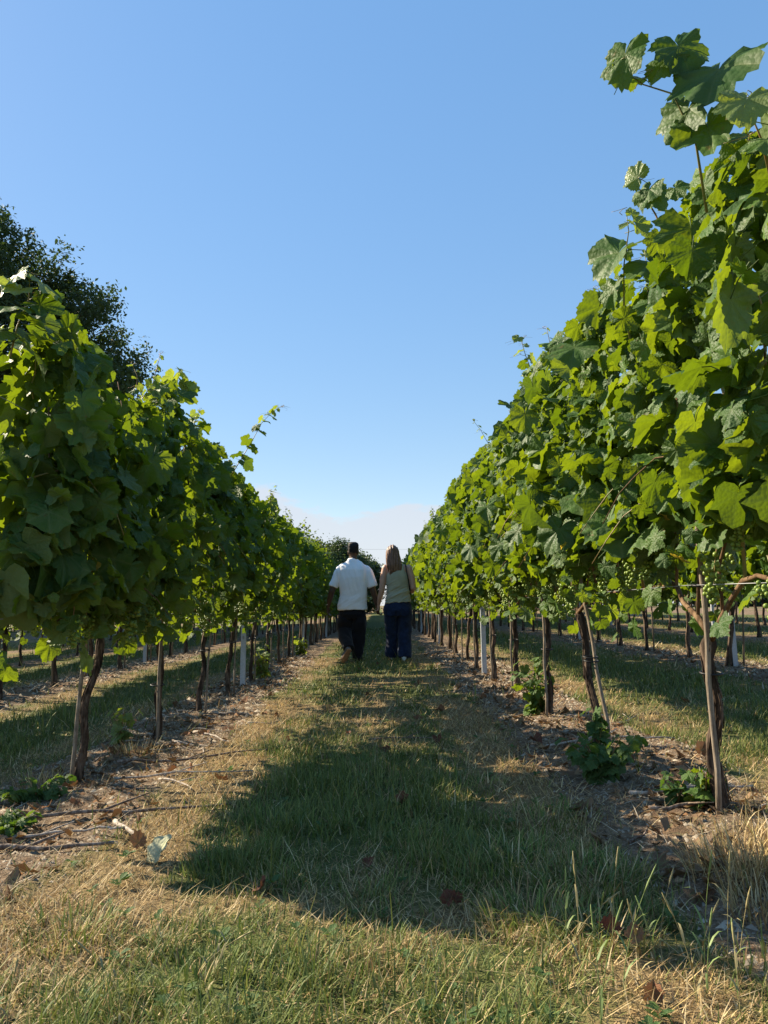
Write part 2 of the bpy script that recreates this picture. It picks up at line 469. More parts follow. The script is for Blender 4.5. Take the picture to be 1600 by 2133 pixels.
GREEN = np.array([[0.088, 0.135, 0.024], [0.128, 0.182, 0.035], [0.182, 0.223, 0.049], [0.142, 0.182, 0.068], [0.243, 0.250, 0.068]])
STRAW = np.array([[0.390, 0.267, 0.117], [0.520, 0.377, 0.182], [0.273, 0.176, 0.081], [0.624, 0.488, 0.267], [0.416, 0.319, 0.124]])
def scatter(n, x0, x1, y0, y1):
    return RNG.uniform(x0, x1, n), RNG.uniform(y0, y1, n)
parts = []
def grass_zone(n, x0, x1, y0, y1, hmean, w, seg, clip=None):
    x, y = scatter(n, x0, x1, y0, y1)
    keep = np.abs(x - 0.006 * y) < 0.56 * y + 0.5
    x, y = x[keep], y[keep]
    s = soil_of(x, y); d = dry_of(x, y)
    tuft = fbm(x * 7, y * 7, 41, 3)
    keep = RNG.random(len(x)) < np.clip((1 - s * 1.08), 0.02, 1) * np.clip(0.45 + 1.6 * (tuft - 0.35), 0.15, 1)
    x, y, d, tuft, s = x[keep], y[keep], d[keep], tuft[keep], s[keep]
    m = len(x)
    isdry = RNG.random(m) < np.clip(d * 1.15 + 0.10, 0.10, 0.95)
    h = hmean * RNG.lognormal(0, 0.35, m) * (0.55 + 1.0 * np.clip(tuft * 1.6 - 0.3, 0, 1.2)) * np.where(isdry, 0.85, 1.05)
    lush = np.clip(0.5 - d, 0, 0.5) * 2
    h = h * (0.75 + 0.7 * lush)
    lean = np.where(isdry, RNG.uniform(0.25, 0.97, m), RNG.uniform(0.05, 0.65, m)); curl = RNG.uniform(0.0, 0.55, m)
    c = np.where(isdry[:, None], STRAW[RNG.integers(0, 5, m)], GREEN[RNG.integers(0, 5, m)]) * RNG.uniform(0.75, 1.25, (m, 1))
    mixv = RNG.random((m, 1)) * 0.35
    c = c * (1 - mixv) + np.where(isdry[:, None], np.array([0.30, 0.20, 0.11]), np.array([0.16, 0.16, 0.05])) * mixv
    parts.append(blades(x, y, h, w * RNG.uniform(0.7, 1.3, m), RNG.uniform(0, 6.283, m), lean, curl, c, seg))
grass_zone(78000, -1.9, 1.9, 1.25, 3.0, 0.042, 0.0038, 3)
grass_zone(105000, -3.0, 3.0, 3.0, 6.0, 0.044, 0.0050, 2)
grass_zone(90000, -6.5, 6.5, 6.0, 13.0, 0.052, 0.009, 2)
grass_zone(70000, -12, 12, 13.0, 30.0, 0.06, 0.020, 1)
# thatch: long dead stems lying almost flat
def thatch(n, x0, x1, y0, y1, L, w):
    x, y = scatter(n, x0, x1, y0, y1)
    keep = (np.abs(x) < 0.56 * y + 0.5) & (RNG.random(n) < np.clip(dry_of(x, y) * 1.1 + 0.05 - 0.5 * soil_of(x, y), 0.04, 1))
    x, y = x[keep], y[keep]; m = len(x)
    c = STRAW[RNG.integers(0, 5, m)] * RNG.uniform(0.8, 1.25, (m, 1))
    parts.append(blades(x, y, L * RNG.lognormal(0, 0.4, m), w * RNG.uniform(0.7, 1.4, m), RNG.uniform(0, 6.283, m), RNG.uniform(0.75, 0.97, m), RNG.uniform(0, 0.1, m), c, 2, 0.004))
thatch(21000, -1.9, 1.9, 1.3, 3.4, 0.06, 0.0026)
thatch(26000, -3.0, 3.0, 3.4, 8.0, 0.075, 0.0042)
# lusher tufts
def tufts(spots):
    for (tx, ty, r, n, h, green) in spots:
        a = RNG.uniform(0, 6.283, n); q = r * np.sqrt(RNG.random(n))
        x = tx + q * np.cos(a); y = ty + q * np.sin(a)
        isd = RNG.random(n) > green
        c = np.where(isd[:, None], STRAW[RNG.integers(0, 5, n)], GREEN[RNG.integers(0, 5, n)]) * RNG.uniform(0.8, 1.3, (n, 1))
        az = a + RNG.normal(0, 0.7, n)
        parts.append(blades(x, y, 0.60 * h * RNG.uniform(0.4, 1.35, n), 0.0042 * RNG.uniform(0.6, 1.5, n), az, RNG.uniform(0.05, 0.4, n), RNG.uniform(0.1, 0.7, n), c, 4))
tufts([(-0.50, 2.78, 0.16, 420, 0.13, 0.93), (-0.82, 2.25, 0.14, 380, 0.10, 0.8), (-0.45, 3.25, 0.17, 420, 0.13, 0.9), (-0.30, 3.15, 0.2, 350, 0.11, 0.9), (-0.42, 1.95, 0.18, 380, 0.09, 0.9),
       (0.42, 2.62, 0.22, 520, 0.14, 0.88), (0.62, 2.42, 0.18, 420, 0.15, 0.75), (0.40, 2.2, 0.15, 350, 0.13, 0.7), (0.2, 2.75, 0.2, 380, 0.11, 0.9), (0.55, 2.05, 0.14, 260, 0.13, 0.65), (-0.32, 3.9, 0.2, 350, 0.12, 0.9),
       (-0.05, 4.3, 0.25, 350, 0.10, 0.9), (0.35, 3.7, 0.25, 420, 0.10, 0.85), (-0.6, 4.9, 0.22, 320, 0.12, 0.85), (-0.55, 6.2, 0.25, 300, 0.12, 0.85), (0.62, 3.1, 0.2, 330, 0.11, 0.8),
       (-0.75, 1.75, 0.2, 260, 0.09, 0.7), (0.95, 1.75, 0.18, 170, 0.12, 0.45), (-0.05, 2.0, 0.2, 220, 0.07, 0.5), (1.7, 3.4, 0.2, 200, 0.11, 0.3), (1.85, 4.4, 0.25, 250, 0.10, 0.6)])
# pale straw tussock by the first vine of the row to the right
tufts([(1.08, 2.35, 0.20, 750, 0.20, 0.02), (1.25, 2.62, 0.17, 420, 0.15, 0.02), (1.0, 2.12, 0.12, 240, 0.14, 0.05), (-1.75, 4.25, 0.12, 130, 0.17, 0.1), (-1.45, 4.9, 0.15, 160, 0.15, 0.05), (1.45, 3.05, 0.12, 130, 0.14, 0.05)])
Vg = []; Tg = []; Cg = []; off = 0
for v, t, c in parts: Vg.append(v); Tg.append(t + off); Cg.append(c); off += len(v)
me = np_mesh('grass', np.concatenate(Vg), np.concatenate(Tg), M['grass'], {'col': np.concatenate(Cg)}, False)
tag(link('grass', me), 'patchy short grass, half green and half dried to straw, covering the alleys', 'grass', None, 'stuff')

# soil crumbs, chips and bits of straw in the planting strips
def litter():
    Vs = []; Ts = []; Cs = []; off = 0
    tet = np.array([[1, 0, -0.4], [-0.6, 0.8, -0.4], [-0.5, -0.9, -0.4], [0.1, 0, 0.75]]); tt = np.array([[0, 1, 3], [1, 2, 3], [2, 0, 3]])
    for (n, x0, x1, y0, y1, sz) in [(9000, -2.1, -0.9, 2.0, 6.5, 0.0075), (9000, 0.7, 1.9, 1.6, 6.5, 0.0075), (6000, -2.2, -0.9, 6.5, 14, 0.014), (6000, 0.6, 1.9, 6.5, 14, 0.014), (2500, -4.7, -3.4, 6, 16, 0.016), (2500, 3.2, 4.5, 6, 16, 0.016)]:
        x, y = scatter(n, x0, x1, y0, y1)
        k = RNG.random(n) < soil_of(x, y); x, y = x[k], y[k]; m = len(x)
        s = sz * np.minimum(RNG.lognormal(0, 0.55, m), 2.4); a = RNG.uniform(0, 6.283, m); z = gz(x, y)
        ca, sa = np.cos(a), np.sin(a)
        el = RNG.uniform(0.5, 2.0, m)
        P = np.zeros((m, 4, 3))
        P[:, :, 0] = x[:, None] + s[:, None] * (tet[None, :, 0] * (ca * el)[:, None] - tet[None, :, 1] * sa[:, None])
        P[:, :, 1] = y[:, None] + s[:, None] * (tet[None, :, 0] * (sa * el)[:, None] + tet[None, :, 1] * ca[:, None])
        P[:, :, 2] = z[:, None] + s[:, None] * tet[None, :, 2] * 0.8
        base = np.array([[0.25, 0.20, 0.145], [0.34, 0.285, 0.215], [0.13, 0.09, 0.06], [0.22, 0.12, 0.06], [0.40, 0.34, 0.26]])
        c = base[RNG.integers(0, 5, m)] * RNG.uniform(0.7, 1.2, (m, 1))
        Vs.append(P.reshape(-1, 3)); Ts.append((tt[None] + (np.arange(m) * 4)[:, None, None]).reshape(-1, 3) + off); Cs.append(np.repeat(c, 4, 0)); off += m * 4
    for (n, x0, x1, y0, y1, L, w) in [(6000, -2.2, -0.8, 2.0, 6.5, 0.05, 0.003), (6000, 0.6, 2.1, 1.6, 6.5, 0.05, 0.003), (4500, -2.3, -0.8, 6.5, 16, 0.08, 0.006), (4500, 0.6, 2.0, 6.5, 16, 0.08, 0.006), (2500, -4.9, -3.2, 6, 18, 0.12, 0.012), (2500, 3.0, 4.7, 6, 18, 0.12, 0.012)]:
        x, y = scatter(n, x0, x1, y0, y1)
        k = RNG.random(n) < soil_of(x, y) * 0.8 + 0.1; x, y = x[k], y[k]; m = len(x)
        base = np.array([[0.33, 0.25, 0.155], [0.44, 0.36, 0.25], [0.19, 0.125, 0.08], [0.13, 0.08, 0.05], [0.50, 0.43, 0.32]])
        c = base[RNG.integers(0, 5, m)] * RNG.uniform(0.75, 1.2, (m, 1))
        v, t, cc = blades(x, y, L * RNG.lognormal(0, 0.45, m), w * RNG.uniform(0.6, 1.5, m), RNG.uniform(0, 6.283, m), RNG.uniform(0.9, 0.985, m), RNG.uniform(-0.02, 0.05, m), c, 2, 0.005)
        Vs.append(v); Ts.append(t + off); Cs.append(cc); off += len(v)
    me = np_mesh('litter', np.concatenate(Vs), np.concatenate(Ts), M['litter'], {'col': np.concatenate(Cs)}, False)
    tag(link('soil_litter', me), 'crumbs of soil, bark chips and straw littering the bare strips under the vines', 'litter', None, 'stuff')
litter()

# ------------------------------------------------------------------ leaf shapes
def leaf_template(n_out, seed, petiole=True, fold=0.25, droop=0.3, serr=0.06, inner=True):
    """blade in the XY plane, petiole point at the origin, tip along +Y, upper side +Z, about one unit wide"""
    r = np.random.default_rng(seed)
    keys = [(-180, 0.10), (-165, 0.33), (-140, 0.55), (-112, 0.62), (-86, 0.50), (-58, 0.74), (-30, 0.60), (0, 0.86), (30, 0.60), (58, 0.74), (86, 0.50), (112, 0.62), (140, 0.55), (165, 0.33), (180, 0.10)]
    ka = np.array([k[0] for k in keys], float); kr = np.array([k[1] for k in keys]) * (1 + r.normal(0, 0.05, len(keys)))
    lob = r.uniform(0.2, 0.9)
    mean = np.interp(ka, [-180, -150, -110, 0, 110, 150, 180], [0.12, 0.52, 0.60, 0.80, 0.60, 0.52, 0.12])
    kr = mean * (1 - lob) + kr * lob
    A = np.linspace(-172, 172, n_out)
    R = np.interp(A, ka, kr)
    R = R * (1 + serr * np.where(np.arange(n_out) % 2 == 0, 1, -1) * r.uniform(0.6, 1.3, n_out))
    R = R * (1 + 0.06 * np.sin(np.arange(n_out) * 1.05 + seed))
    A = A + r.normal(0, 0.9, n_out)
    veins_at = np.array([-112, -56, 0, 56, 112], float)
    isv = np.zeros(n_out)
    for va in veins_at: isv[np.argmin(np.abs(A - va))] = 1
    def shape(x, y, rr):
        z = fold * np.abs(x) * 0.6 - droop * (np.clip(y, 0, 2) ** 2) * 0.55 - 0.25 * np.clip(-y, 0, 1) ** 2 - 0.22 * x * x
        z = z + 0.09 * rr * np.sin(4 * np.arctan2(x, y) + seed) + 0.05 * rr * np.sin(9 * np.arctan2(x, y) + 2.3 * seed)
        return z
    a = np.radians(A)
    ox, oy = R * np.sin(a), R * np.cos(a)
    V = [(0, 0, 0)]; vein = [1.0]
    T = []
    if inner:
        ia = np.arange(0, n_out)
        ix, iy = 0.55 * ox, 0.55 * oy
        iz = shape(ix, iy, 0.55 * R) + np.where(isv > 0, -0.015, 0.012)
        V += list(zip(ix, iy, iz)); vein += list(np.where(isv > 0, 1.0, 0.45))
        o = 1 + n_out
        oz = shape(ox, oy, R) + r.normal(0, 0.02, n_out)
        V += list(zip(ox, oy, oz)); vein += list(np.where(isv > 0, 1.0, 0.0))
        for i in range(n_out - 1):
            T.append((0, 1 + i + 1, 1 + i))
            T.append((1 + i, 1 + i + 1, o + i + 1)); T.append((1 + i, o + i + 1, o + i))
    else:
        oz = shape(ox, oy, R) + r.normal(0, 0.02, n_out)
        V += list(zip(ox, oy, oz)); vein += list(np.where(isv > 0, 1.0, 0.0))
        for i in range(n_out - 1): T.append((0, 1 + i + 1, 1 + i))
    if petiole:
        b = len(V)
        L = 0.55; w = 0.014
        pts = [(0, 0.0, 0.0), (0, -L * 0.5, -0.10), (0, -L, -0.32)]
        for p in pts: V += [(p[0] - w, p[1], p[2]), (p[0] + w, p[1], p[2]), (p[0], p[1], p[2] - w * 1.6)]; vein += [1.0] * 3
        for j in range(2):
            q = b + 3 * j
            for (u, v2) in ((0, 1), (1, 2), (2, 0)): T.append((q + u, q + v2, q + 3 + v2)); T.append((q + u, q + 3 + v2, q + 3 + u))
    return np.array(V, np.float32), np.array(T, np.int32), np.array(vein, np.float32)

NEAR_T = [leaf_template(57, 100 + i, True, RNG.uniform(-0.3, 0.9), RNG.uniform(-0.2, 1.0), 0.042) for i in range(24)]
BULK_T = [leaf_template(19, 200 + i, False, RNG.uniform(-0.1, 0.6), RNG.uniform(0.1, 0.8), 0.07, False) for i in range(6)]
def leaf_meshes(mat, T=NEAR_T): return [np_mesh('leaf_blade', v, t, mat, {'tint': np.zeros(len(v)), 'vein': ve, 'lco': v + 3.7 * i}, True) for i, (v, t, ve) in enumerate(T)]
LEAF = leaf_meshes(M['leaf']); LEAF_Y = leaf_meshes(M['leaf_young'][0:0] if False else M['leaf_young'], NEAR_T[:5])
LEAF_YEL = leaf_meshes(M['leaf_yellow'], NEAR_T[:2]); LEAF_DEAD = None

def frames(n, t):
    n = n / np.linalg.norm(n, axis=1, keepdims=True)
    t = t - n * np.sum(n * t, 1, keepdims=True); t = t / (np.linalg.norm(t, axis=1, keepdims=True) + 1e-9)
    b = np.cross(t, n)
    return np.stack([b, t, n], -1)               # columns

def bulk_mesh(name, pos, fr, size, mat, templates=BULK_T, seed=0):
    r = np.random.default_rng(seed)
    pick = r.integers(0, len(templates), len(pos))
    Vs = []; Ts = []; ti = []; ve = []; lc = []; off = 0
    for k, (v, t, vein) in enumerate(templates):
        m = pick == k; n = int(m.sum())
        if n == 0: continue
        P = np.einsum('nij,vj->nvi', fr[m] * size[m][:, None, None], v) + pos[m][:, None, :]
        Vs.append(P.reshape(-1, 3)); Ts.append((t[None] + (np.arange(n) * len(v))[:, None, None]).reshape(-1, 3) + off); off += n * len(v)
        ti.append(np.repeat(r.random(n), len(v))); ve.append(np.tile(vein, n)); lc.append((v[None] + r.uniform(-20, 20, (n, 1, 3))).reshape(-1, 3))
    return np_mesh(name, np.concatenate(Vs), np.concatenate(Ts), mat, {'tint': np.concatenate(ti), 'vein': np.concatenate(ve), 'lco': np.concatenate(lc)}, True)

def mat4(pos, f, s):
    f = f * np.array([random.uniform(0.82, 1.16), random.uniform(0.88, 1.12), 1.0])[None, :]
    return Matrix(((f[0, 0] * s, f[0, 1] * s, f[0, 2] * s, pos[0]), (f[1, 0] * s, f[1, 1] * s, f[1, 2] * s, pos[1]), (f[2, 0] * s, f[2, 1] * s, f[2, 2] * s, pos[2]), (0, 0, 0, 1)))

# ------------------------------------------------------------------ grape vines
def grape_bunch_mesh(seed, n=58, sub=2):
    r = random.Random(seed)
    bm = bmesh.new(); pts = []
    L = 0.15
    for i in range(900):
        if len(pts) >= n: break
        t = r.random() ** 0.8; R = 0.043 * (1 - t) ** 0.6 + 0.008
        if t < 0.25: R *= 1.15
        a = r.random() * 6.283; q = R * math.sqrt(r.random())
        p = Vector((q * math.cos(a), q * math.sin(a), -0.03 - t * L))
        if all((p - o).length > 0.0112 for o in pts): pts.append(p)
    for p in pts:
        bmesh.ops.create_icosphere(bm, subdivisions=sub, radius=0.0082 * r.uniform(0.85, 1.15), matrix=Matrix.Translation(p))
    for f in bm.faces: f.smooth = True; f.material_index = 0
    me = bpy.data.meshes.new('grape_bunch'); bm.to_mesh(me); bm.free()
    me.materials.append(M['grape'])
    return me
BUNCH = [grape_bunch_mesh(i) for i in range(4)]
def stalk_mesh():
    b = MB(); b.tube([(0, 0, 0.03), (0.004, 0, 0), (0, 0.003, -0.06), (0, 0, -0.13)], [0.002, 0.0025, 0.002, 0.001], 5)
    return b.mesh('stalk', M['shoot'])
STALK = stalk_mesh()

def trunk_mesh(seed, h, lean, r0=0.04, n=14, rings=18, head=True):
    r = random.Random(seed); b = MB()
    pts = []; rr = []
    ph = [r.uniform(0, 6.28) for _ in range(4)]
    for i in range(rings + 1):
        t = i / rings
        x = lean[0] * t + 0.013 * math.sin(5 * t + ph[0]) * (t + 0.15) + 0.008 * math.sin(14 * t + ph[1]); y = lean[1] * t + 0.015 * math.sin(4.2 * t + ph[1]) * (t + 0.15) + 0.010 * math.sin(12 * t + ph[2])
        pts.append((x, y, -0.05 + (h + 0.05) * t))
        q = r0 * (1.0 - 0.30 * t) * (1 + 0.55 * math.exp(-((t - 0.0) / 0.10) ** 2)) * (1 + 0.10 * math.sin(17 * t + ph[2]) * r.uniform(0.3, 1))
        if head: q *= 1 + 0.45 * math.exp(-((t - 0.92) / 0.06) ** 2) * (1 if t < 0.92 else 1) - (0.5 * max(0, (t - 0.93) / 0.07))
        rr.append(q)
    def wob(a, i):
        return 1 + 0.17 * math.sin(3 * a + ph[3] + i * 0.20) + 0.14 * math.sin(7 * a + ph[0] - i * 0.28) + 0.09 * math.sin(5 * a + i * 1.3 + ph[1])
    b.tube(pts, rr, n, True, 0, wob)
    return b.mesh('trunk', M['bark']), Vector(pts[-1])

def wave(seed, y):
    return fbm(np.asarray(y) * 1.7 + seed * 3.1, np.full(np.shape(y), seed * 1.7), seed, 3)

def canopy(seed, half, zlo, ztop, thick, side, n_out, n_in, n_back, size, full=False):
    """leaf positions (relative to the row line at the vine's foot) for one vine; side is the sign of x that faces the path"""
    r = np.random.default_rng(seed)
    out = {}
    def layer(n, x_of, nrm_side, up, sj, zpow=1.0, zl=zlo, keep_out=False):
        ny = max(3, int(round(math.sqrt(n * (2 * half) / (ztop - zl))))); nz = max(3, int(round(n / ny)))
        Y, Z = np.meshgrid((np.arange(ny) + 0.5) / ny, (np.arange(nz) + 0.5) / nz)
        Y = (Y.ravel() + r.uniform(-0.75, 0.75, Y.size) / ny); Z = np.clip(Z.ravel() + r.uniform(-0.75, 0.75, Z.size) / nz, 0, 1.04)
        y = (Y * 2 - 1) * half
        top = ztop + 0.60 * (wave(seed, y) - 0.5)
        low = zl + 0.42 * (fbm(y * 2.6 + seed * 0.37, np.full(len(y), seed * 0.71), seed + 2, 3) - 0.5)
        z = low + (top - low) * Z ** zpow
        hole = fbm(y * 2.4 + seed * 1.3, z * 2.4, seed + 77, 2)
        ok = hole > ((0.14 if keep_out else 0.28) if full else ((0.29 if keep_out else 0.49) if side > 0 else (0.20 if keep_out else 0.33)))
        y, Z, z, top = y[ok], Z[ok], z[ok], top[ok]
        prof = thick * (0.85 + 0.75 * (fbm(y * 2.2 + seed, z * 2.2, seed + 5, 3) - 0.5) * 2) * np.interp(Z, [0, 0.12, 0.6, 0.9, 1.0], [0.55, 0.95, 1.0, 0.72, 0.45])
        x = nrm_side * prof * x_of(len(y))
        nx_ = nrm_side * r.uniform(0.2, 1.0, len(y)) + r.normal(0, sj, len(y))
        nrm = np.stack([nx_, r.normal(0, 0.75, len(y)), up + r.normal(0, 0.5, len(y)) + 0.7 * np.clip(Z - 0.85, 0, 1) * 4], -1)
        tip = np.stack([nrm_side * r.uniform(-0.2, 0.6, len(y)), r.normal(0, 0.8, len(y)), -0.9 + r.normal(0, 0.45, len(y))], -1)
        fr = frames(nrm, tip)
        s = size * np.clip(r.lognormal(-0.05, 0.36, len(y)), 0.4, 1.75) * np.interp(Z, [0, 0.8, 1.0], [1, 1.0, 0.72])
        pos = np.stack([x, y, z], -1) - fr[:, :, 1] * (0.35 * s)[:, None]
        return pos, fr, s
    out['out'] = layer(n_out, lambda n: np.clip(r.normal(0.92, 0.19, n), 0.4, 1.55), side, 0.40, 0.40, keep_out=True)
    out['in'] = layer(n_in, lambda n: r.uniform(0.05, 0.95, n), side, 0.5, 0.5, 1.45)
    out['back'] = layer(n_back, lambda n: r.uniform(0.3, 1.1, n), -side, 0.5, 0.4, 1.35)
    return out

def shoot_leaves(r, pts, s0, s1, spacing, side=None):
    """alternate leaves along a shoot; returns positions, frames and sizes"""
    pts = [Vector(p) for p in pts]
    P = []; F = []; S = []
    seglen = [(pts[i + 1] - pts[i]).length for i in range(len(pts) - 1)]
    tot = sum(seglen); d = spacing * 0.5; k = r.randint(0, 1)
    while d < tot:
        e = d; i = 0
        while i < len(seglen) - 1 and e > seglen[i]: e -= seglen[i]; i += 1
        p = pts[i].lerp(pts[i + 1], e / seglen[i]); ax = (pts[i + 1] - pts[i]).normalized()
        t = d / tot; s = (s0 + (s1 - s0) * t) * r.uniform(0.8, 1.2)
        az = (0 if k % 2 else math.pi) + r.uniform(-0.9, 0.9) + r.uniform(0, 1) * 0.6
        outd = Vector((math.cos(az), math.sin(az), 0))
        n = Vector((outd.x * 0.5 + r.gauss(0, 0.35), outd.y * 0.5 + r.gauss(0, 0.35), 0.75 + r.gauss(0, 0.3)))
        tip = outd * 0.9 + Vector((0, 0, -0.55 + r.gauss(0, 0.25)))
        f = frames(np.array([n]), np.array([tip]))[0]
        q = np.array(p) + np.array(outd) * s * 0.42 + np.array([0, 0, 0.12 * s])
        P.append(q); F.append(f); S.append(s)
        d += spacing * (1.0 - 0.35 * t) * r.uniform(0.8, 1.2); k += 1
    return np.array(P), np.array(F), np.array(S)

def tendril(b, p, r, L):
    p = Vector(p); a = r.uniform(0, 6.28); pts = []
    for i in range(9):
        t = i / 8
        pts.append(p + Vector((math.cos(a) * L * t + 0.02 * math.sin(t * 9 + a), math.sin(a) * L * t + 0.02 * math.cos(t * 8), L * 0.5 * t - L * 0.7 * t * t)))
    b.tube(pts, [0.0016 * (1 - 0.7 * i / 8) for i in range(9)], 4)

def top_shoot_points(r, y, z0, L, dx=0.0):
    ph = r.uniform(0, 6.28); lx, ly = r.gauss(dx, 0.16), r.gauss(0, 0.2)
    return [(lx * (i / 5) ** 1.4 * L + r.gauss(0, 0.006), y + ly * (i / 5) ** 1.4 * L, z0 + L * (i / 5) * (1 - 0.12 * (i / 5))) for i in range(6)]

def build_near_vine(key, i, x0, y0, lean, label, group, h=0.72, r0=0.04, half=0.74, ztop=2.30, thick=0.30, size=0.155, bunches=7, hero=(), n_out=230, n_shoots=4, yellow=1, zlo=1.0, n_in=200, n_back=200):
    side = -1 if x0 > 0 else 1
    seed = 500 + i * 7 + (0 if x0 > 0 else 3000)
    r = random.Random(seed)
    g = G(x0, y0)
    v = thing('grape_vine', (x0, y0, g), label, 'grape vine', group)
    tm, head = trunk_mesh(seed, h, lean, r0, 20, 34)
    tk = link('trunk', tm, v)
    if i < 4:                                        # shaggy strips of peeling bark
        fb = MB(); co = [vv.co.copy() for vv in tm.vertices]; n0 = 20
        for q in range(70):
            ring = r.randrange(2, 28); kk = r.randrange(n0); L = r.randint(2, 6); pts = []
            for m in range(L):
                p = co[(ring + m) * n0 + kk]; c0 = sum((co[(ring + m) * n0 + z] for z in range(n0)), Vector()) / n0
                pts.append(c0 + (p - c0) * (1.10 + 0.25 * abs(m - L * 0.5) / L * r.random()))
            fb.tube(pts, [0.0028 * r.uniform(0.6, 1.3)] * (L - 1) + [0.0008], 3)
        o = link('bark_strips', fb.mesh('bark_strips', M['bark']), tk); o['kind'] = 'stuff'
    # fruiting canes bent down to the wire on both sides
    for s in (-1, 1):
        b = MB(); pts = []
        for k in range(9):
            t = k / 8
            pts.append(head + Vector((-head.x * t + r.gauss(0, 0.008), s * (half - 0.05) * t - head.y * t * 0.6, -0.03 + (0.86 - h) * min(1, t * 2.2) + 0.035 * math.sin(min(1, t * 1.6) * math.pi) + r.gauss(0, 0.006))))
        b.tube(pts, [0.011 - 0.006 * k / 8 for k in range(9)], 7, wob=lambda a, q: 1 + (0.25 if q % 2 else 0))
        link('cane', b.mesh('cane', M['cane']), v)
        # upright shoots rising from the cane into the canopy
        for k in range(4):
            t = (k + 0.55) / 4 + r.uniform(-0.06, 0.06)
            j = min(7, int(t * 8)); p = pts[j].lerp(pts[j + 1], t * 8 - j)
            b = MB(); top = r.uniform(1.7, 2.2)
            q = [p + Vector((r.gauss(0, 0.02) + side * 0.10 * (m / 6) * r.uniform(0, 1.2), r.gauss(0, 0.025) + 0.05 * m / 6 * s, (top - p.z) * m / 6)) for m in range(7)]
            q[0] = p
            b.tube(q, [0.0075 - 0.004 * m / 6 for m in range(7)], 6)
            link('shoot', b.mesh('shoot', M['cane'] if r.random() < 0.5 else M['shoot']), v)
    # arching side canes seen against the leaf wall
    for k in range(3):
        b = MB(); y = r.uniform(-half, half * 0.6); z = r.uniform(1.0, 1.5); L = r.uniform(0.35, 0.6)
        pts = [(side * (0.05 + 0.32 * m / 6), y + L * (m / 6) * (1 - 0.2 * m / 6) + r.gauss(0, 0.012), z + 0.30 * m / 6 - 0.50 * (m / 6) ** 2 + r.gauss(0, 0.014)) for m in range(7)]
        b.tube(pts, [0.0045 - 0.0025 * m / 6 for m in range(7)], 5)
        link('side_shoot', b.mesh('shoot', M['cane'] if k % 2 else M['shoot']), v)
    c = canopy(seed, half, zlo, ztop, thick, side, n_out, n_in, n_back, size, i == 0)
    P, F, S = c['out']
    for p, f, s in zip(P, F, S):
        link('leaf', LEAF[r.randrange(len(LEAF))], v, mat=mat4(p, f, s))
    # sparse leaves in the fruit zone
    rr = np.random.default_rng(seed + 1)
    nf = 84
    fp = np.stack([rr.uniform(-0.26, 0.26, nf), rr.uniform(-half, half, nf), 0.60 + (zlo - 0.48) * rr.random(nf) ** 0.6], -1)
    ff = frames(np.stack([rr.normal(0, 0.7, nf) + side * 0.3, rr.normal(0, 0.7, nf), 0.3 + rr.normal(0, 0.5, nf)], -1), np.stack([rr.normal(0, 0.5, nf), rr.normal(0, 0.5, nf), -np.ones(nf)], -1))
    fs = size * rr.uniform(0.35, 0.95, nf)
    for p, f, s in zip(fp, ff, fs): link('leaf', LEAF[r.randrange(len(LEAF))], v, mat=mat4(p, f, s))
    for k in range(yellow):
        q = (side * r.uniform(0.1, 0.28), r.uniform(-0.6, 0.6), r.uniform(0.8, 1.15))
        o = link('leaf', LEAF_YEL[k % 2], v, mat=mat4(q, ff[k], size * r.uniform(0.35, 0.6))); o['label'] = 'yellowed leaf in the fruit zone'
    # shoots growing out of the top
    sb = MB()
    for k in range(n_shoots):
        y = -half + 2 * half * (k + r.uniform(0.15, 0.85)) / n_shoots
        z0 = ztop - 0.28 + 0.42 * (float(wave(seed, np.array([y]))[0]) - 0.5); L = r.choice([0.30, 0.38, 0.48, 0.62])
        pts = top_shoot_points(r, y, z0, L)
        st = MB(); st.tube(pts, [0.0045 - 0.0006 * m for m in range(6)], 5)
        if r.random() < 0.6: tendril(st, pts[4], r, 0.09)
        tendril(st, pts[-1], r, 0.05)
        so_ = link('top_shoot', st.mesh('top_shoot', M['shoot']), v)
        p, f, s = shoot_leaves(r, pts, size * 0.85, size * 0.28, 0.055)
        for kk, (a, bq, cq) in enumerate(zip(p, f, s)):
            young = kk > len(p) * 0.55
            link('leaf', (LEAF_Y[r.randrange(5)] if young else LEAF[r.randrange(12)]), v, mat=mat4(a, bq, cq))
    # the vine's own long shoots against the sky
    for hs in hero:
        pts = [Vector(p) - Vector((x0, y0, g)) for p in hs['pts']]
        st = MB(); n = len(pts)
        st.tube(pts, [0.005 * (1 - 0.75 * m / (n - 1)) for m in range(n)], 6)
        tendril(st, pts[-1], r, 0.07); tendril(st, pts[-2], r, 0.10)
        if hs.get('tip'):
            for q in range(4): tendril(st, pts[-1], r, 0.10)
        link('top_shoot', st.mesh('top_shoot', M['shoot']), v)
        if 'leaves' in hs:
            for (p, s, nrm, tip) in hs['leaves']:
                f = frames(np.array([nrm], float), np.array([tip], float))[0]
                q = np.array(Vector(p) - Vector((x0, y0, g))) - f[:, 1] * 0.35 * s
                link('leaf', LEAF[r.randrange(12)] if s > 0.09 else LEAF_Y[r.randrange(5)], v, mat=mat4(q, f, s))
        else:
            p, f, s = shoot_leaves(r, pts, hs['s'][0], hs['s'][1], hs.get('sp', 0.07))
            for kk, (a, bq, cq) in enumerate(zip(p, f, s)):
                link('leaf', (LEAF_Y[r.randrange(5)] if kk > len(p) * 0.5 else LEAF[r.randrange(12)]), v, mat=mat4(a, bq, cq))
    # leaves inside and behind, too crowded to pick apart
    P2 = np.concatenate([c['in'][0], c['back'][0]]); F2 = np.concatenate([c['in'][1], c['back'][1]]); S2 = np.concatenate([c['in'][2], c['back'][2]])
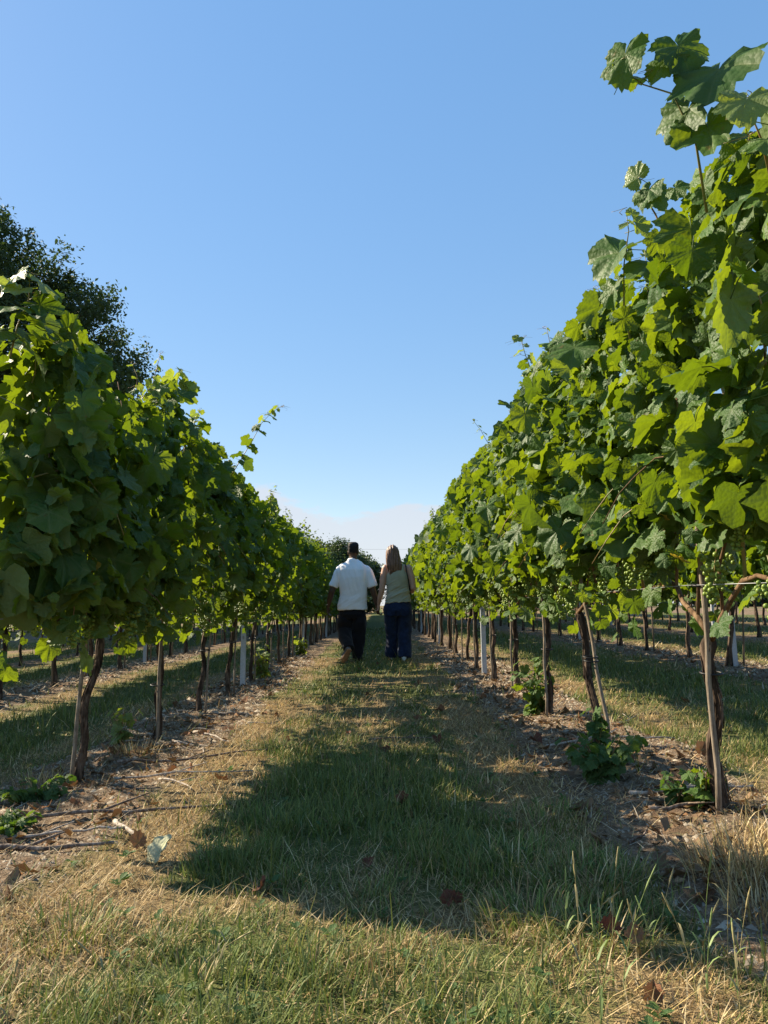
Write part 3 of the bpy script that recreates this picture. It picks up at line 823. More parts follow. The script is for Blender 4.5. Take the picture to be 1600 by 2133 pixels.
    o = link('foliage', bulk_mesh('foliage', P2, F2, S2, M['leaf'], BULK_T, seed), v); o['kind'] = 'stuff'
    # grapes
    for k in range(bunches):
        q = (side * r.uniform(0.0, 0.17), -half + 2 * half * (k + r.random()) / bunches, r.uniform(0.86, 1.02 + 0.25 * max(0, zlo - 0.9) * 2))
        m = Matrix.Translation(q) @ Matrix.Rotation(r.uniform(0, 6.28), 4, 'Z') @ Matrix.Rotation(r.gauss(0, 0.15), 4, 'X') @ Matrix.Scale(r.uniform(0.85, 1.25), 4)
        o = link('grape_bunch', BUNCH[r.randrange(4)], v, mat=m); o['kind'] = 'stuff'; link('stalk', STALK, o)
    return v

# stakes and posts
def stake(base, top, r0, ties, label, group=None):
    base = Vector(base); top = Vector(top)
    o = thing('support_stake', base, label, 'stake', group)
    b = MB(); d = top - base; n = 8
    b.tube([d * (k / n) + Vector((0.004 * math.sin(k * 1.7), 0.004 * math.cos(k * 2.3), -0.06 if k == 0 else 0)) for k in range(n + 1)], [r0 * (1 - 0.12 * k / n) for k in range(n + 1)], 9, wob=lambda a, i: 1 + 0.04 * math.sin(3 * a + i))
    link('shaft', b.mesh('shaft', M['stake']), o)
    for t, rx, dx, dy in ties:
        c = d * t + Vector((dx, dy, 0)); tb = MB(); N = 16
        ring = [c + Vector((rx * math.cos(2 * math.pi * k / N), (r0 + 0.012) * 1.5 * math.sin(2 * math.pi * k / N), 0.004 * math.sin(2 * math.pi * k / N))) for k in range(N)] 
        tb.tube(ring + [ring[0]], 0.0045, 6, False)
        link('tie', tb.mesh('tie', M['tie']), o)
    return o

def post_mesh(h=2.25):
    b = MB(); w, d, t = 0.027, 0.021, 0.0035
    prof = [(-w, -d), (w, -d), (w, d), (w - 0.012, d), (w - 0.012, d - t), (w - t, d - t), (w - t, -d + t), (-w + t, -d + t), (-w + t, d - t), (-w + 0.012, d - t), (-w + 0.012, d), (-w, d)]
    zs = [-0.1, h]
    n = len(prof); V = [(x, y, z) for z in zs for x, y in prof]
    F = [(k, (k + 1) % n, n + (k + 1) % n, n + k) for k in range(n)]
    b.add(V, F)
    return b.mesh('profile', M['metal'], False)
def hook_mesh():
    b = MB()
    for k in range(9): b.box((0, -0.024, 0.55 + 0.17 * k), (0.006, 0.0022, 0.016))
    return b.mesh('wire_hooks', M['wire'], False)
POST, HOOKS = post_mesh(), hook_mesh()
def post(x, y, tilt, label, group):
    o = thing('trellis_post', (x, y, G(x, y)), label, 'post', group)
    o.rotation_euler = (rad(tilt[0]), rad(tilt[1]), 0)
    link('profile', POST, o); link('hooks', HOOKS, o)
    return o

GR_R = 'vines in the row to the right of the grass path'
GR_L = 'vines in the row to the left of the grass path'
R_Y = [3.06, 4.50, 5.72, 7.30, 8.62, 9.95, 11.3, 12.7]
R_LEAN = [(-0.03, -0.06), (-0.05, 0.27), (0.02, 0.12), (0.02, 0.05), (0.0, 0.1), (0.0, 0.05), (0.02, -0.1), (0, 0.1)]
L_Y = [4.08, 5.46, 6.74, 8.05, 9.40, 10.8, 12.2]
L_LEAN = [(0.02, 0.20), (0.0, 0.06), (0.03, 0.28), (0.03, 0.15), (0.0, 0.05), (0.02, 0.1), (0.0, -0.1)]
HERO = {('R', 0): [
            dict(pts=[(1.05, 2.42, 2.10), (1.0, 2.36, 2.30), (0.93, 2.35, 2.46), (0.85, 2.39, 2.52), (0.78, 2.40, 2.585)],
                 leaves=[((0.775, 2.36, 2.56), 0.125, (-0.7, -0.7, 0.15), (-0.2, 0.1, -1)), ((0.80, 2.44, 2.62), 0.10, (0.6, -0.7, 0.1), (0.05, 0.2, 1)), ((0.955, 2.30, 2.55), 0.165, (-0.1, -0.9, 0.35), (0.25, -0.1, -1)), ((0.885, 2.33, 2.53), 0.12, (-0.5, -0.8, 0.3), (-0.5, 0, -0.8)),
                         ((1.00, 2.22, 2.42), 0.20, (-0.5, -0.6, 0.65), (-0.3, -0.2, -0.9)), ((0.95, 2.35, 2.36), 0.15, (-0.7, -0.5, 0.3), (-0.6, 0, -0.8)), ((0.83, 2.40, 2.55), 0.07, (0, -0.4, 0.9), (-0.3, -0.3, 0.5)), ((1.02, 2.3, 2.28), 0.18, (-0.5, -0.7, 0.4), (0.2, 0, -1))]),
            dict(pts=[(1.08, 3.30, 1.95), (1.05, 3.29, 2.12), (1.05, 3.27, 2.30), (1.04, 3.16, 2.40), (1.02, 3.12, 2.46)], 
                 leaves=[((0.97, 3.25, 2.30), 0.19, (-0.6, -0.55, 0.6), (-0.8, 0.1, -0.6)), ((1.07, 3.1, 2.37), 0.09, (0.3, -0.8, 0.3), (0.5, 0, -0.8)), ((1.03, 3.15, 2.43), 0.085, (-0.2, -0.4, 0.9), (-0.5, -0.2, 0.2)), ((1.05, 3.12, 2.47), 0.055, (0, -0.9, 0.3), (0.4, 0, 0.8)), ((1.00, 3.3, 2.17), 0.12, (-0.8, -0.4, 0.3), (-0.3, 0, -0.9))]),
            dict(pts=[(1.10, 2.88, 2.20), (1.06, 2.90, 2.34), (1.02, 2.92, 2.44), (0.995, 2.94, 2.49)], leaves=[((0.985, 2.93, 2.52), 0.085, (-0.6, -0.7, -0.1), (-0.7, 0.1, 0.5)), ((1.06, 2.86, 2.38), 0.12, (-0.4, -0.8, 0.3), (0.4, 0, -0.9)), ((1.02, 2.9, 2.41), 0.11, (-0.7, -0.5, 0.4), (-0.5, 0, -0.8))]),
            dict(pts=[(1.12, 2.12, 1.95), (1.05, 2.05, 2.12), (0.98, 2.0, 2.22)], s=(0.17, 0.12), sp=0.07)],
        ('R', 2): [dict(pts=[(1.14, 5.6, 2.25), (1.1, 5.55, 2.49), (1.04, 5.5, 2.62), (1.0, 5.45, 2.72)], s=(0.12, 0.05), sp=0.06, tip=True)],
        ('L', 0): [dict(pts=[(-1.5, 3.15, 1.85), (-1.5, 3.2, 2.0), (-1.48, 3.25, 2.14), (-1.46, 3.2, 2.22)], s=(0.17, 0.11), sp=0.06),
                   dict(pts=[(-1.45, 3.42, 1.80), (-1.45, 3.47, 1.93), (-1.43, 3.6, 2.08)], s=(0.14, 0.09), sp=0.06)],
        ('L', 1): [dict(pts=[(-1.45, 5.1, 2.0), (-1.45, 5.3, 2.22), (-1.43, 5.50, 2.38), (-1.40, 5.42, 2.48)], s=(0.17, 0.12), sp=0.075)],
        ('L', 2): [dict(pts=[(-1.48, 6.25, 2.15), (-1.5, 6.35, 2.32), (-1.48, 6.45, 2.45)], s=(0.14, 0.06), sp=0.06)],
        ('L', 3): [dict(pts=[(-1.45, 7.45, 1.95), (-1.38, 7.40, 2.08), (-1.3, 7.35, 2.19), (-1.2, 7.38, 2.38), (-1.12, 7.44, 2.57), (-1.06, 7.65, 2.72), (-1.0, 7.88, 2.84)], s=(0.13, 0.045), sp=0.085, tip=True)]}
DESC_R = ['thick gnarled vine with pale stake and big leaves', 'vine with leaning trunk tied to a reddish stake', 'vine with bent trunk above a leafy sucker', 'vine with straight dark trunk']
for i, (y, ln) in enumerate(zip(R_Y, R_LEAN)):
    d = DESC_R[i] if i < 4 else 'leafy green grape vine'
    build_near_vine('R', i, ROWS['R1'] + (0.04 if i == 0 else 0.02 * math.sin(i * 2.3)), y, ln, f'{d}, {ORD[i]} from the front, right row', GR_R,
                    h=0.66 if i == 0 else 0.74, r0=0.0235 if i == 0 else 0.022, half=0.86 if i == 0 else 0.76, ztop=2.22 if i == 0 else 2.34, thick=0.27 if i == 0 else 0.30,
                    size=0.101, bunches=6 if i < 4 else 5, hero=HERO.get(('R', i), ()), n_out=298 if i < 5 else 290, n_shoots=6 if i < 4 else 4, yellow=2 if i == 0 else (1 if i < 3 else 0), zlo=(1.08, 1.0, 0.96)[min(i, 2)], n_in=470, n_back=300)
DESC_L = ['shaded vine with thin stake and leaning trunk', 'shaded vine with upright trunk above a small weed', 'shaded vine with leaning dark trunk', 'shaded vine with slim trunk just before the metal post']
for i, (y, ln) in enumerate(zip(L_Y, L_LEAN)):
    d = DESC_L[i] if i < 4 else 'shaded leafy grape vine'
    build_near_vine('L', i, ROWS['L1'] + 0.02 * math.sin(i * 1.9), y, ln, f'{d}, {ORD[i]} from the front, left row', GR_L,
                    h=0.76, r0=0.020, half=0.88 if i == 0 else 0.76, ztop=(1.98, 2.14, 2.08, 2.20, 2.06, 2.18, 2.10)[i], thick=0.275, size=0.102, bunches=7 if i < 4 else 6, n_in=(600, 400, 290)[min(i, 2)], n_back=(620, 320, 210)[min(i, 2)],
                    hero=HERO.get(('L', i), ()), n_out=298 if i < 4 else 290, n_shoots=6 if i < 4 else 4, yellow=2 if i == 0 else (1 if i == 2 else 0), zlo=0.92)

# vines farther off share their shapes
def far_variant(seed, n_out, n_in, n_back, size, shoots):
    r = random.Random(seed)
    c1 = canopy(seed, 0.76, 0.86, 2.24, 0.29, -1, n_out, n_in, n_back, size)
    P = [c1[k][0] for k in c1]; F = [c1[k][1] for k in c1]; S = [c1[k][2] for k in c1]
    rr = np.random.default_rng(seed + 9); nf = 60
    P.append(np.stack([rr.uniform(-0.25, 0.25, nf), rr.uniform(-0.75, 0.75, nf), 0.60 + 0.5 * rr.random(nf) ** 0.7], -1))
    F.append(frames(rr.normal(0, 0.8, (nf, 3)) + np.array([0, 0, 0.4]), np.stack([rr.normal(0, 0.5, nf), rr.normal(0, 0.5, nf), -np.ones(nf)], -1))); S.append(size * rr.uniform(0.4, 0.9, nf))
    b = MB()
    for k in range(shoots):
        y = r.uniform(-0.7, 0.7); pts = top_shoot_points(r, y, 2.0 + 0.3 * r.random(), r.uniform(0.25, 0.6))
        b.tube(pts, [0.005 - 0.0007 * m for m in range(6)], 4)
        p, f, s = shoot_leaves(r, pts, size * 0.8, size * 0.3, 0.07); P.append(p); F.append(f); S.append(s)
    for s in (-1, 1): b.tube([(0, 0, 0.72), (0, s * 0.2, 0.86), (0, s * 0.7, 0.86)], [0.012, 0.009, 0.006], 5)
    for k in range(8): y = r.uniform(-0.7, 0.7); b.tube([(0, y, 0.86), (r.gauss(0, 0.03), y + r.gauss(0, 0.03), 1.2), (r.gauss(0, 0.06), y, 1.7)], [0.006, 0.005, 0.003], 4)
    return bulk_mesh('foliage', np.concatenate(P), np.concatenate(F), np.concatenate(S), M['leaf'], BULK_T, seed), b.mesh('shoots', M['cane'])
FAR = [far_variant(9000 + k, 400, 270, 290, 0.107, 7) for k in range(6)]
FARTRUNK = [trunk_mesh(8000 + k, 0.76, (RNG.normal(0, 0.02), RNG.normal(0, 0.12)), RNG.uniform(0.022, 0.032), 8, 9)[0] for k in range(6)]
def far_bunches(seed):
    r = random.Random(seed); bm = bmesh.new()
    for k in range(7):
        c = Vector((r.uniform(-0.15, 0.15), r.uniform(-0.7, 0.7), r.uniform(0.84, 1.06)))
        for j in range(16):
            t = r.random(); q = 0.042 * (1 - t) + 0.008; a = r.random() * 6.28
            bmesh.ops.create_icosphere(bm, subdivisions=1, radius=0.011, matrix=Matrix.Translation(c + Vector((q * math.cos(a), q * math.sin(a), -0.15 * t))))
    for f in bm.faces: f.smooth = True
    me = bpy.data.meshes.new('grape_bunches'); bm.to_mesh(me); bm.free(); me.materials.append(M['grape']); return me
FARB = [far_bunches(70 + k) for k in range(3)]
far_r = random.Random(77)
def far_vine(x, y, label, group, detail=True, zs=1.0):
    v = thing('grape_vine', (x, y, G(x, y)), label, 'grape vine', group)
    k = far_r.randrange(6); m = far_r.choice([1, -1])
    flip = Matrix.Diagonal((1, m, 1, 1)) @ Matrix.Diagonal((far_r.uniform(0.9, 1.1), 1, far_r.uniform(0.96, 1.05) * zs, 1))
    o = link('foliage', FAR[k][0], v, mat=flip); o['kind'] = 'stuff'
    link('shoots', FAR[k][1], v, mat=flip)
    link('trunk', FARTRUNK[far_r.randrange(6)], v, mat=Matrix.Rotation(far_r.choice([0, math.pi]), 4, 'Z'))
    if detail:
        o = link('grape_bunches', FARB[far_r.randrange(3)], v); o['kind'] = 'stuff'
    return v

def row_rest(key, ys, near_names, desc, group, n_named):
    x = ROWS[key]
    for j, y in enumerate(ys):
        lab = near_names(j) if j < n_named else desc
        far_vine(x + far_r.gauss(0, 0.03), y, lab, group, y < 22, {'L1': 0.93, 'R1': 1.05}.get(key, 1.0))
yr = [R_Y[-1] + 1.38 * (k + 1) for k in range(40)]
yl = [L_Y[-1] + 1.38 * (k + 1) for k in range(41)]
row_rest('R1', yr, lambda j: f'leafy grape vine, {ORD[j + 8]} from the front of the row right of the path', 'distant grape vine far along the row right of the path, beyond the walking couple', GR_R, 8)
row_rest('L1', yl, lambda j: f'shaded leafy grape vine, {ORD[j + 7]} from the front of the row left of the path', 'distant grape vine far along the row left of the path, beyond the walking couple', GR_L, 8)
seconds = {'L2': (5.9, 30, 'slim trunk in the next vine row, seen beneath the left row, {} from the front', 'distant vine in the next row behind the row left of the path'),
           'R2': (7.3, 30, 'vine in the next row, seen behind the right row, {} from the front', 'distant vine in the next row behind the row right of the path'),
           'L3': (8.2, 28, None, 'vine two rows behind the row left of the path, seen low under the leaves'),
           'R3': (12.4, 26, None, 'vine two rows behind the row right of the path, seen low under the leaves'),
           'L4': (14.0, 24, None, 'vine three rows behind the row left of the path, mostly hidden'),
           'R4': (17.6, 22, None, 'vine three rows behind the row right of the path, mostly hidden')}
for key, (y0, n, nm, dsc) in seconds.items():
    row_rest(key, [y0 + 1.40 * k + far_r.gauss(0, 0.05) for k in range(n)], (lambda j, nm=nm: nm.format(ORD[j])) if nm else (lambda j: dsc), dsc, f'vines in outer row {"left" if key[0] == "L" else "right"} of the path', 8 if nm else 0)

# stakes
def at_base(x, y): return (x, y, G(x, y))
GS = 'wooden stakes tied to the vines'
stake(at_base(1.235, 2.99), (1.20, 2.99, 1.35), 0.0112, [(0.40, 0.040, 0.02, 0.03), (0.66, 0.040, 0.015, 0.03)], 'pale round wooden stake beside the thick first vine at right, black tie', GS)
stake(at_base(1.26, 4.44), (1.17, 4.72, 1.15), 0.011, [(0.42, 0.04, -0.02, 0.02), (0.44, 0.04, -0.02, 0.02)], 'leaning reddish wooden stake on the second vine of the right row', GS)
stake(at_base(-1.50, 4.00), (-1.47, 4.18, 1.30), 0.0105, [(0.60, 0.04, -0.02, 0.03)], 'thin pale stake in front of the first vine of the left row', GS)
stake(at_base(-1.47, 5.42), (-1.48, 5.50, 1.15), 0.012, [(0.30, 0.045, -0.02, 0.03)], 'short stake hugging the second vine of the left row', GS)
for i in range(2, 8):
    x = ROWS['R1'] - 0.05 + 0.02 * math.sin(i * 5); y = R_Y[i] - 0.09
    stake(at_base(x, y), (x + 0.01 * math.sin(i), y + R_LEAN[i][1] * 0.9, 1.1), 0.0095, [(0.45, 0.04, 0.03, 0.05)], f'thin wooden stake on the {ORD[i]} vine of the row right of the path', GS)
for i in range(2, 7):
    x = ROWS['L1'] + 0.05; y = L_Y[i] + 0.05
    stake(at_base(x, y), (x, y + L_LEAN[i][1] * 0.9, 1.1), 0.0095, [(0.45, 0.04, -0.03, -0.03)], f'thin wooden stake on the {ORD[i]} vine of the row left of the path', GS)
def far_stake_mesh():
    b = MB(); b.tube([(0, 0, -0.05), (0.01, 0, 0.6), (0, 0.02, 1.1)], [0.012, 0.011, 0.010], 6); return b.mesh('support_stake', M['stake'])
FST = far_stake_mesh()
for key, ys, lab in (('R1', yr[:14], 'thin wooden stake among distant trunks along the row right of the path'), ('L1', yl[:14], 'thin wooden stake among distant trunks along the row left of the path'),
                     ('L2', [5.9 + 1.4 * k for k in range(14)], 'thin wooden stake in the next row behind the left vines'), ('R2', [7.3 + 1.4 * k for k in range(14)], 'thin wooden stake in the next row behind the right vines')):
    for y in ys:
        x = ROWS[key] + far_r.choice([-1, 1]) * 0.05
        o = tag(link('support_stake', FST, None, (x, y + far_r.uniform(-0.08, 0.08), G(x, y))), lab, 'stake', GS); o.rotation_euler = (far_r.gauss(0, 0.05), far_r.gauss(0, 0.04), 0)
# posts
GP = 'galvanised trellis posts'
post(ROWS['R1'] - 0.02, 9.22, (0, -1.0), 'grey steel trellis post between the fifth and sixth vines of the right row', GP)
post(ROWS['L1'] - 0.02, 9.05, (0, 0.0), 'grey steel trellis post standing in the left row, before the couple', GP)
post(ROWS['L1'], 15.9, (1, 0), 'grey steel trellis post far down the left row, second one seen', GP)
post(ROWS['L1'], 22.8, (0, 1), 'grey steel trellis post far down the left row, beside the man', GP)
post(ROWS['R1'], 16.2, (1, 0), 'grey steel trellis post far down the right row, second one seen', GP)
post(ROWS['R1'], 23.2, (0, 0), 'grey steel trellis post far down the right row, beside the woman', GP)
post(ROWS['R2'], 8.75, (0, -2.5), 'leaning pale steel post in the next row at right, near the frame edge', GP)
post(ROWS['R2'], 15.5, (0, 0), 'steel trellis post in the next row, seen behind the second right vine', GP)
post(ROWS['R3'], 15.6, (0, -1), 'small steel post two rows off, just left of the leaning one', GP)
post(ROWS['R3'], 22.5, (0, 0), 'distant steel post two rows off behind the right vines', GP)
post(ROWS['L2'], 14.1, (0, 0), 'steel trellis post in the next row, seen behind the second left vine', GP)
post(ROWS['L3'], 13.3, (0, 1), 'steel trellis post at far left, two rows behind the left vines', GP)
# wires
def wire(key, z, y0, y1, label):
    x = ROWS[key]; b = MB(); n = 40
    b.tube([(x - 0.025, y0 + (y1 - y0) * k / n, float(slope(x)) + z + 0.012 * math.sin(k * 1.3)) for k in range(n + 1)], 0.0016, 5)
    tag(link('trellis_wire', b.mesh('trellis_wire', M['wire'])), label, 'wire', 'trellis wires')
for key, nm, y0 in (('R1', 'right', 2.15), ('L1', 'left', 3.1)):
    for z, hn in ((0.86, 'fruiting wire at trunk-head height'), (1.16, 'second wire just above the grapes'), (1.75, 'high catch wire inside the leaves')):
        wire(key, z, y0, 40, f'thin steel {hn} along the {nm} row')
wire('R2', 1.0, 6.5, 40, 'thin steel wire along the next row behind the right row')
wire('L2', 0.9, 5.2, 40, 'thin steel wire along the next row behind the left row')

# ------------------------------------------------------------------ trees
def tree(name, label, base, trunk_h, crown, nblob, nleaf, lsize, mat, seed, group, blob_r, trunk_r, gaps=0.0):
    """crown: centre and radii of an ellipsoid relative to the base"""
    r = random.Random(seed); rr = np.random.default_rng(seed)
    t = thing(name, base, label, 'tree', group)
    cx, cy, cz, rx, ry, rz = crown
    b = MB()
    lean = Vector((cx, cy, cz))
    b.tube([(0, 0, -0.3), (cx * 0.1, cy * 0.1, trunk_h * 0.4), (cx * 0.3, cy * 0.3, trunk_h), (cx * 0.8, cy * 0.8, cz)], [trunk_r * 1.3, trunk_r, trunk_r * 0.8, trunk_r * 0.35], 12, wob=lambda a, i: 1 + 0.1 * math.sin(3 * a + i))
    link('trunk', b.mesh('trunk', M['tree_bark']), t)
    blobs = []
    for k in range(nblob):
        for _ in range(30):
            d = Vector((r.gauss(0, 1), r.gauss(0, 1), r.gauss(0, 1))).normalized()
            q = r.uniform(0.50, 1.0) ** 0.6
            p = Vector((cx + d.x * rx * q, cy + d.y * ry * q, cz + d.z * rz * q))
            if p.z > trunk_h * 0.55: break
        blobs.append((p, blob_r * r.uniform(0.6, 1.25)))
    br = MB()
    for p, q in blobs:
        s = Vector((cx * 0.5, cy * 0.5, min(cz * 0.9, trunk_h + (p.z - trunk_h) * 0.35)))
        m = s.lerp(p, 0.5) + Vector((r.gauss(0, 0.3), r.gauss(0, 0.3), r.gauss(0, 0.3) - 0.3)) * blob_r * 0.5
        br.tube([s, m, p, p + (p - m).normalized() * q * 0.35], [trunk_r * 0.20, trunk_r * 0.10, trunk_r * 0.035, trunk_r * 0.01], 5)
        for _ in range(3):
            e = p + Vector((r.gauss(0, 1), r.gauss(0, 1), r.gauss(0, 1))).normalized() * q * 0.6
            br.tube([p.lerp(m, 0.2), e], [trunk_r * 0.025, trunk_r * 0.006], 4)
    link('branches', br.mesh('branches', M['tree_bark']), t)
    # twigs carry the leaves in short sprays, so that the outline breaks up
    ntw = nleaf // 9
    bi = rr.integers(0, len(blobs), ntw)
    C = np.array([list(bq[0]) for bq in blobs])[bi]; R = np.array([bq[1] for bq in blobs])[bi]
    d = rr.normal(0, 1, (ntw, 3)); d /= np.linalg.norm(d, axis=1, keepdims=True)
    tw = C + d * (R * rr.random(ntw) ** 0.42)[:, None] * np.array([1.0, 1.0, 0.72])
    P = np.repeat(tw, 9, 0) + rr.normal(0, lsize * 0.95, (ntw * 9, 3)) + np.repeat(d, 9, 0) * (np.tile(np.arange(9), ntw) * lsize * 0.22)[:, None]
    d9 = np.repeat(d, 9, 0)
    if gaps:
        q = fbm(P[:, 0] * 0.30 + P[:, 1] * 0.22 + 50, P[:, 2] * 0.34 + 9, seed, 3); kp = q > gaps; P, d9 = P[kp], d9[kp]
    n = len(P)
    F = frames(rr.normal(0, 0.7, (n, 3)) + np.array([0, 0, 0.5]) + d9 * 0.4, rr.normal(0, 1, (n, 3)))
    S = lsize * rr.uniform(0.7, 1.4, n)
    # an oak-like leaf: a bent six-sided blade
    lv = np.array([[0, -0.6, 0], [0.36, 0.08, 0.07], [0, 0.65, -0.1], [-0.36, 0.05, 0.07]], np.float32)
    lt = np.array([[0, 1, 2], [0, 2, 3]], np.int32)
    o = link('crown', bulk_mesh('crown', P, F, S, mat, [(lv, lt, np.zeros(4, np.float32))], seed), t); o['kind'] = 'stuff'
    return t
GT = 'trees beyond the vineyard'
tree('oak_tree', 'large dark oak rising behind the left row of vines', (-27.5, 44.0, float(slope(-27.5))), 5.0, (0.5, 0, 13.0, 13.0, 10.0, 11.5), 380, 400000, 0.17, M['leaf_oak'], 5, GT, 1.75, 0.65, 0.29)
tree('far_tree', 'round dark tree at the end of the path, behind the man', (-5.0, 88.0, -0.2), 2.0, (0, 0, 4.3, 3.6, 3.2, 3.5), 70, 34000, 0.20, M['leaf_far'], 21, GT, 1.2, 0.25)
tree('far_tree', 'smaller tree sloping down between the two heads', (-2.4, 92.0, -0.1), 1.6, (0, 0, 3.4, 2.9, 2.8, 3.0), 55, 24000, 0.20, M['leaf_far'], 22, GT, 1.1, 0.22)
tree('far_tree', 'low bushy tree at the end of the path, right of the woman', (4.0, 90.0, 0.2), 1.4, (0, 0, 2.8, 2.6, 2.6, 3.0), 50, 20000, 0.20, M['leaf_far'], 23, GT, 1.1, 0.2)
for k, (x, y, h) in enumerate([(-34, 96, 9), (-22, 100, 8), (-13, 98, 7), (14, 98, 6.5), (24, 99, 7), (36, 97, 8)]):
    tree('far_tree', 'distant field-edge tree glimpsed beneath and between the vine rows', (x, y, float(slope(x))), 2.0, (0, 0, h * 0.5, 6.0, 3.0, h * 0.45), 30, 5000, 0.35, M['leaf_far'], 31 + k, GT, 1.8, 0.25)
for k, (x, y, sd) in enumerate([(-44, 76, 'left'), (-31, 75, 'left'), (-18.5, 76, 'left'), (-9, 78, 'left'), (10, 78, 'right'), (19.5, 76, 'right'), (31, 75, 'right'), (44, 76, 'right')]):
    tree('hedge_bush', f'low dark hedge at the {sd} far end of the vineyard, seen under the vines', (x, y, float(slope(x))), 0.4, (0, 0, 1.5, 7.0, 1.6, 1.9), 40, 9000, 0.26, M['leaf_far'], 51 + k, 'hedge along the far edge of the field', 1.1, 0.12)
b = MB(); b.tube([(-60 + 6 * k, 130, 9.9 + 0.0004 * (k - 12) ** 2 * 6) for k in range(25)], 0.012, 5)
tag(link('overhead_cable', b.mesh('overhead_cable', M['cable'])), 'faint overhead cable crossing the sky between the two heads', 'cable')

# ------------------------------------------------------------------ people
def superloft(mb, rings, n=28, e=2.0):
    """rings: (centre, half width, half depth[, axis]) closed at both ends"""
    V = []; F = []
    P = [Vector(q[0]) for q in rings]
    for i, q in enumerate(rings):
        d = (P[min(i + 1, len(P) - 1)] - P[max(i - 1, 0)]).normalized()
        ax = Vector((1, 0, 0)); ax = (ax - d * ax.dot(d)).normalized(); ay = d.cross(ax)
        for k in range(n):
            a = 2 * math.pi * k / n; c, s = math.cos(a), math.sin(a)
            V.append(P[i] + ax * (q[1] * math.copysign(abs(c) ** (2 / e), c)) + ay * (q[2] * math.copysign(abs(s) ** (2 / e), s)))
    for i in range(len(P) - 1):
        for k in range(n): F.append((i * n + k, i * n + (k + 1) % n, (i + 1) * n + (k + 1) % n, (i + 1) * n + k))
    F.append(tuple(range(n - 1, -1, -1))); F.append(tuple((len(P) - 1) * n + k for k in range(n)))
    mb.add(V, F)
def limb(mb, pts, rs, n=16):
    superloft(mb, [(p, r if not isinstance(r, tuple) else r[0], r if not isinstance(r, tuple) else r[1]) for p, r in zip(pts, rs)], n)
    for p, r in zip(pts, rs):
        r = r if not isinstance(r, tuple) else min(r)
        ball(mb, p, (r, r, r), 10)
def ball(mb, c, r, n=14):
    V = []; F = []; m = n // 2
    for i in range(1, m):
        a = math.pi * i / m
        for k in range(n): b = 2 * math.pi * k / n; V.append((c[0] + r[0] * math.sin(a) * math.cos(b), c[1] + r[1] * math.sin(a) * math.sin(b), c[2] + r[2] * math.cos(a)))
    top = len(V); V.append((c[0], c[1], c[2] + r[2])); V.append((c[0], c[1], c[2] - r[2]))
    for i in range(m - 2):
        for k in range(n): F.append((i * n + k, (i + 1) * n + k, (i + 1) * n + (k + 1) % n, i * n + (k + 1) % n))
    for k in range(n): F.append((top, k, (k + 1) % n)); F.append((top + 1, (m - 2) * n + (k + 1) % n, (m - 2) * n + k))
    mb.add(V, F)
def fuse(mb, name, mat, voxel, smooth=4, disp=None):
    me = bpy.data.meshes.new(name + '_raw'); me.from_pydata(mb.V, [], mb.F); me.update()
    o = bpy.data.objects.new(name + '_raw', me); COL.objects.link(o)
    m = o.modifiers.new('r', 'REMESH'); m.mode = 'VOXEL'; m.voxel_size = voxel; m.use_smooth_shade = True
    s = o.modifiers.new('s', 'SMOOTH'); s.iterations = smooth; s.factor = 0.5
    dg = bpy.context.evaluated_depsgraph_get()
    out = bpy.data.meshes.new_from_object(o.evaluated_get(dg))
    bpy.data.objects.remove(o); bpy.data.meshes.remove(me)
    if disp is not None:
        n = len(out.vertices); co = np.zeros(n * 3, np.float32); no = np.zeros(n * 3, np.float32)
        out.vertices.foreach_get('co', co); out.vertices.foreach_get('normal', no)
        co = co.reshape(-1, 3); no = no.reshape(-1, 3)
        co = co + no * disp(co, no)[:, None]
        out.vertices.foreach_set('co', co.astype(np.float32).ravel()); out.update()
    out.polygons.foreach_set('use_smooth', np.ones(len(out.polygons), bool))
    out.materials.clear(); out.materials.append(mat); out.name = name
    return out
def skin_mat(name, col):
    k = NT(name)
    n = k.noise(25, 3, 0.5, k.coord('Object'))
    x = k.n('ShaderNodeBsdfPrincipled'); k.l(k.mix(n, tuple(c * 0.85 for c in col), tuple(c * 1.15 for c in col)), x.inputs['Base Color'])
    x.inputs['Roughness'].default_value = 0.5
    return k.done(x.outputs[0])
def cloth_mat(name, col, var=0.12, scale=9, rough=0.9, bump=0.35):
    k = NT(name)
    co = k.coord('Object')
    n = k.noise(scale, 5, 0.6, co); f = k.noise(400, 2, 0.5, co)
    c = k.mix(k.mr(n, 0.3, 0.7), tuple(x * (1 - var) for x in col), tuple(min(1, x * (1 + var)) for x in col))
    return k.done(k.bsdf(c, rough, 0.15, k.bump(k.math('ADD', n, k.math('MULTIPLY', f, 0.1)), bump, 0.012), 0, 0.15))
SK1 = skin_mat('dark_brown_skin', (0.075, 0.038, 0.024)); SK2 = skin_mat('fair_skin', (0.50, 0.29, 0.20))
CL_W = cloth_mat('white_cotton', (0.88, 0.89, 0.92), 0.03); CL_B = cloth_mat('black_twill', (0.010, 0.010, 0.013)); CL_G = cloth_mat('khaki_jersey', (0.36, 0.355, 0.25), 0.08); CL_J = cloth_mat('navy_denim', (0.012, 0.022, 0.056), 0.5, 14)
HR1 = plain('black_hair', (0.012, 0.009, 0.008), 0.7, 0.3, 90, 0.4, 0.6); SH1 = plain('grey_shoe', (0.13, 0.14, 0.15), 0.7); SOLE1 = plain('gum_sole', (0.30, 0.17, 0.10), 0.8); SH2 = plain('white_shoe', (0.70, 0.75, 0.74), 0.6); SHB = plain('black_shoe', (0.02, 0.02, 0.02), 0.6); EYE = plain('eye', (0.5, 0.5, 0.5), 0.2)
STRAP = plain('black_strap', (0.012, 0.012, 0.012), 0.6); WATCH = plain('watch_metal', (0.6, 0.55, 0.42), 0.25)
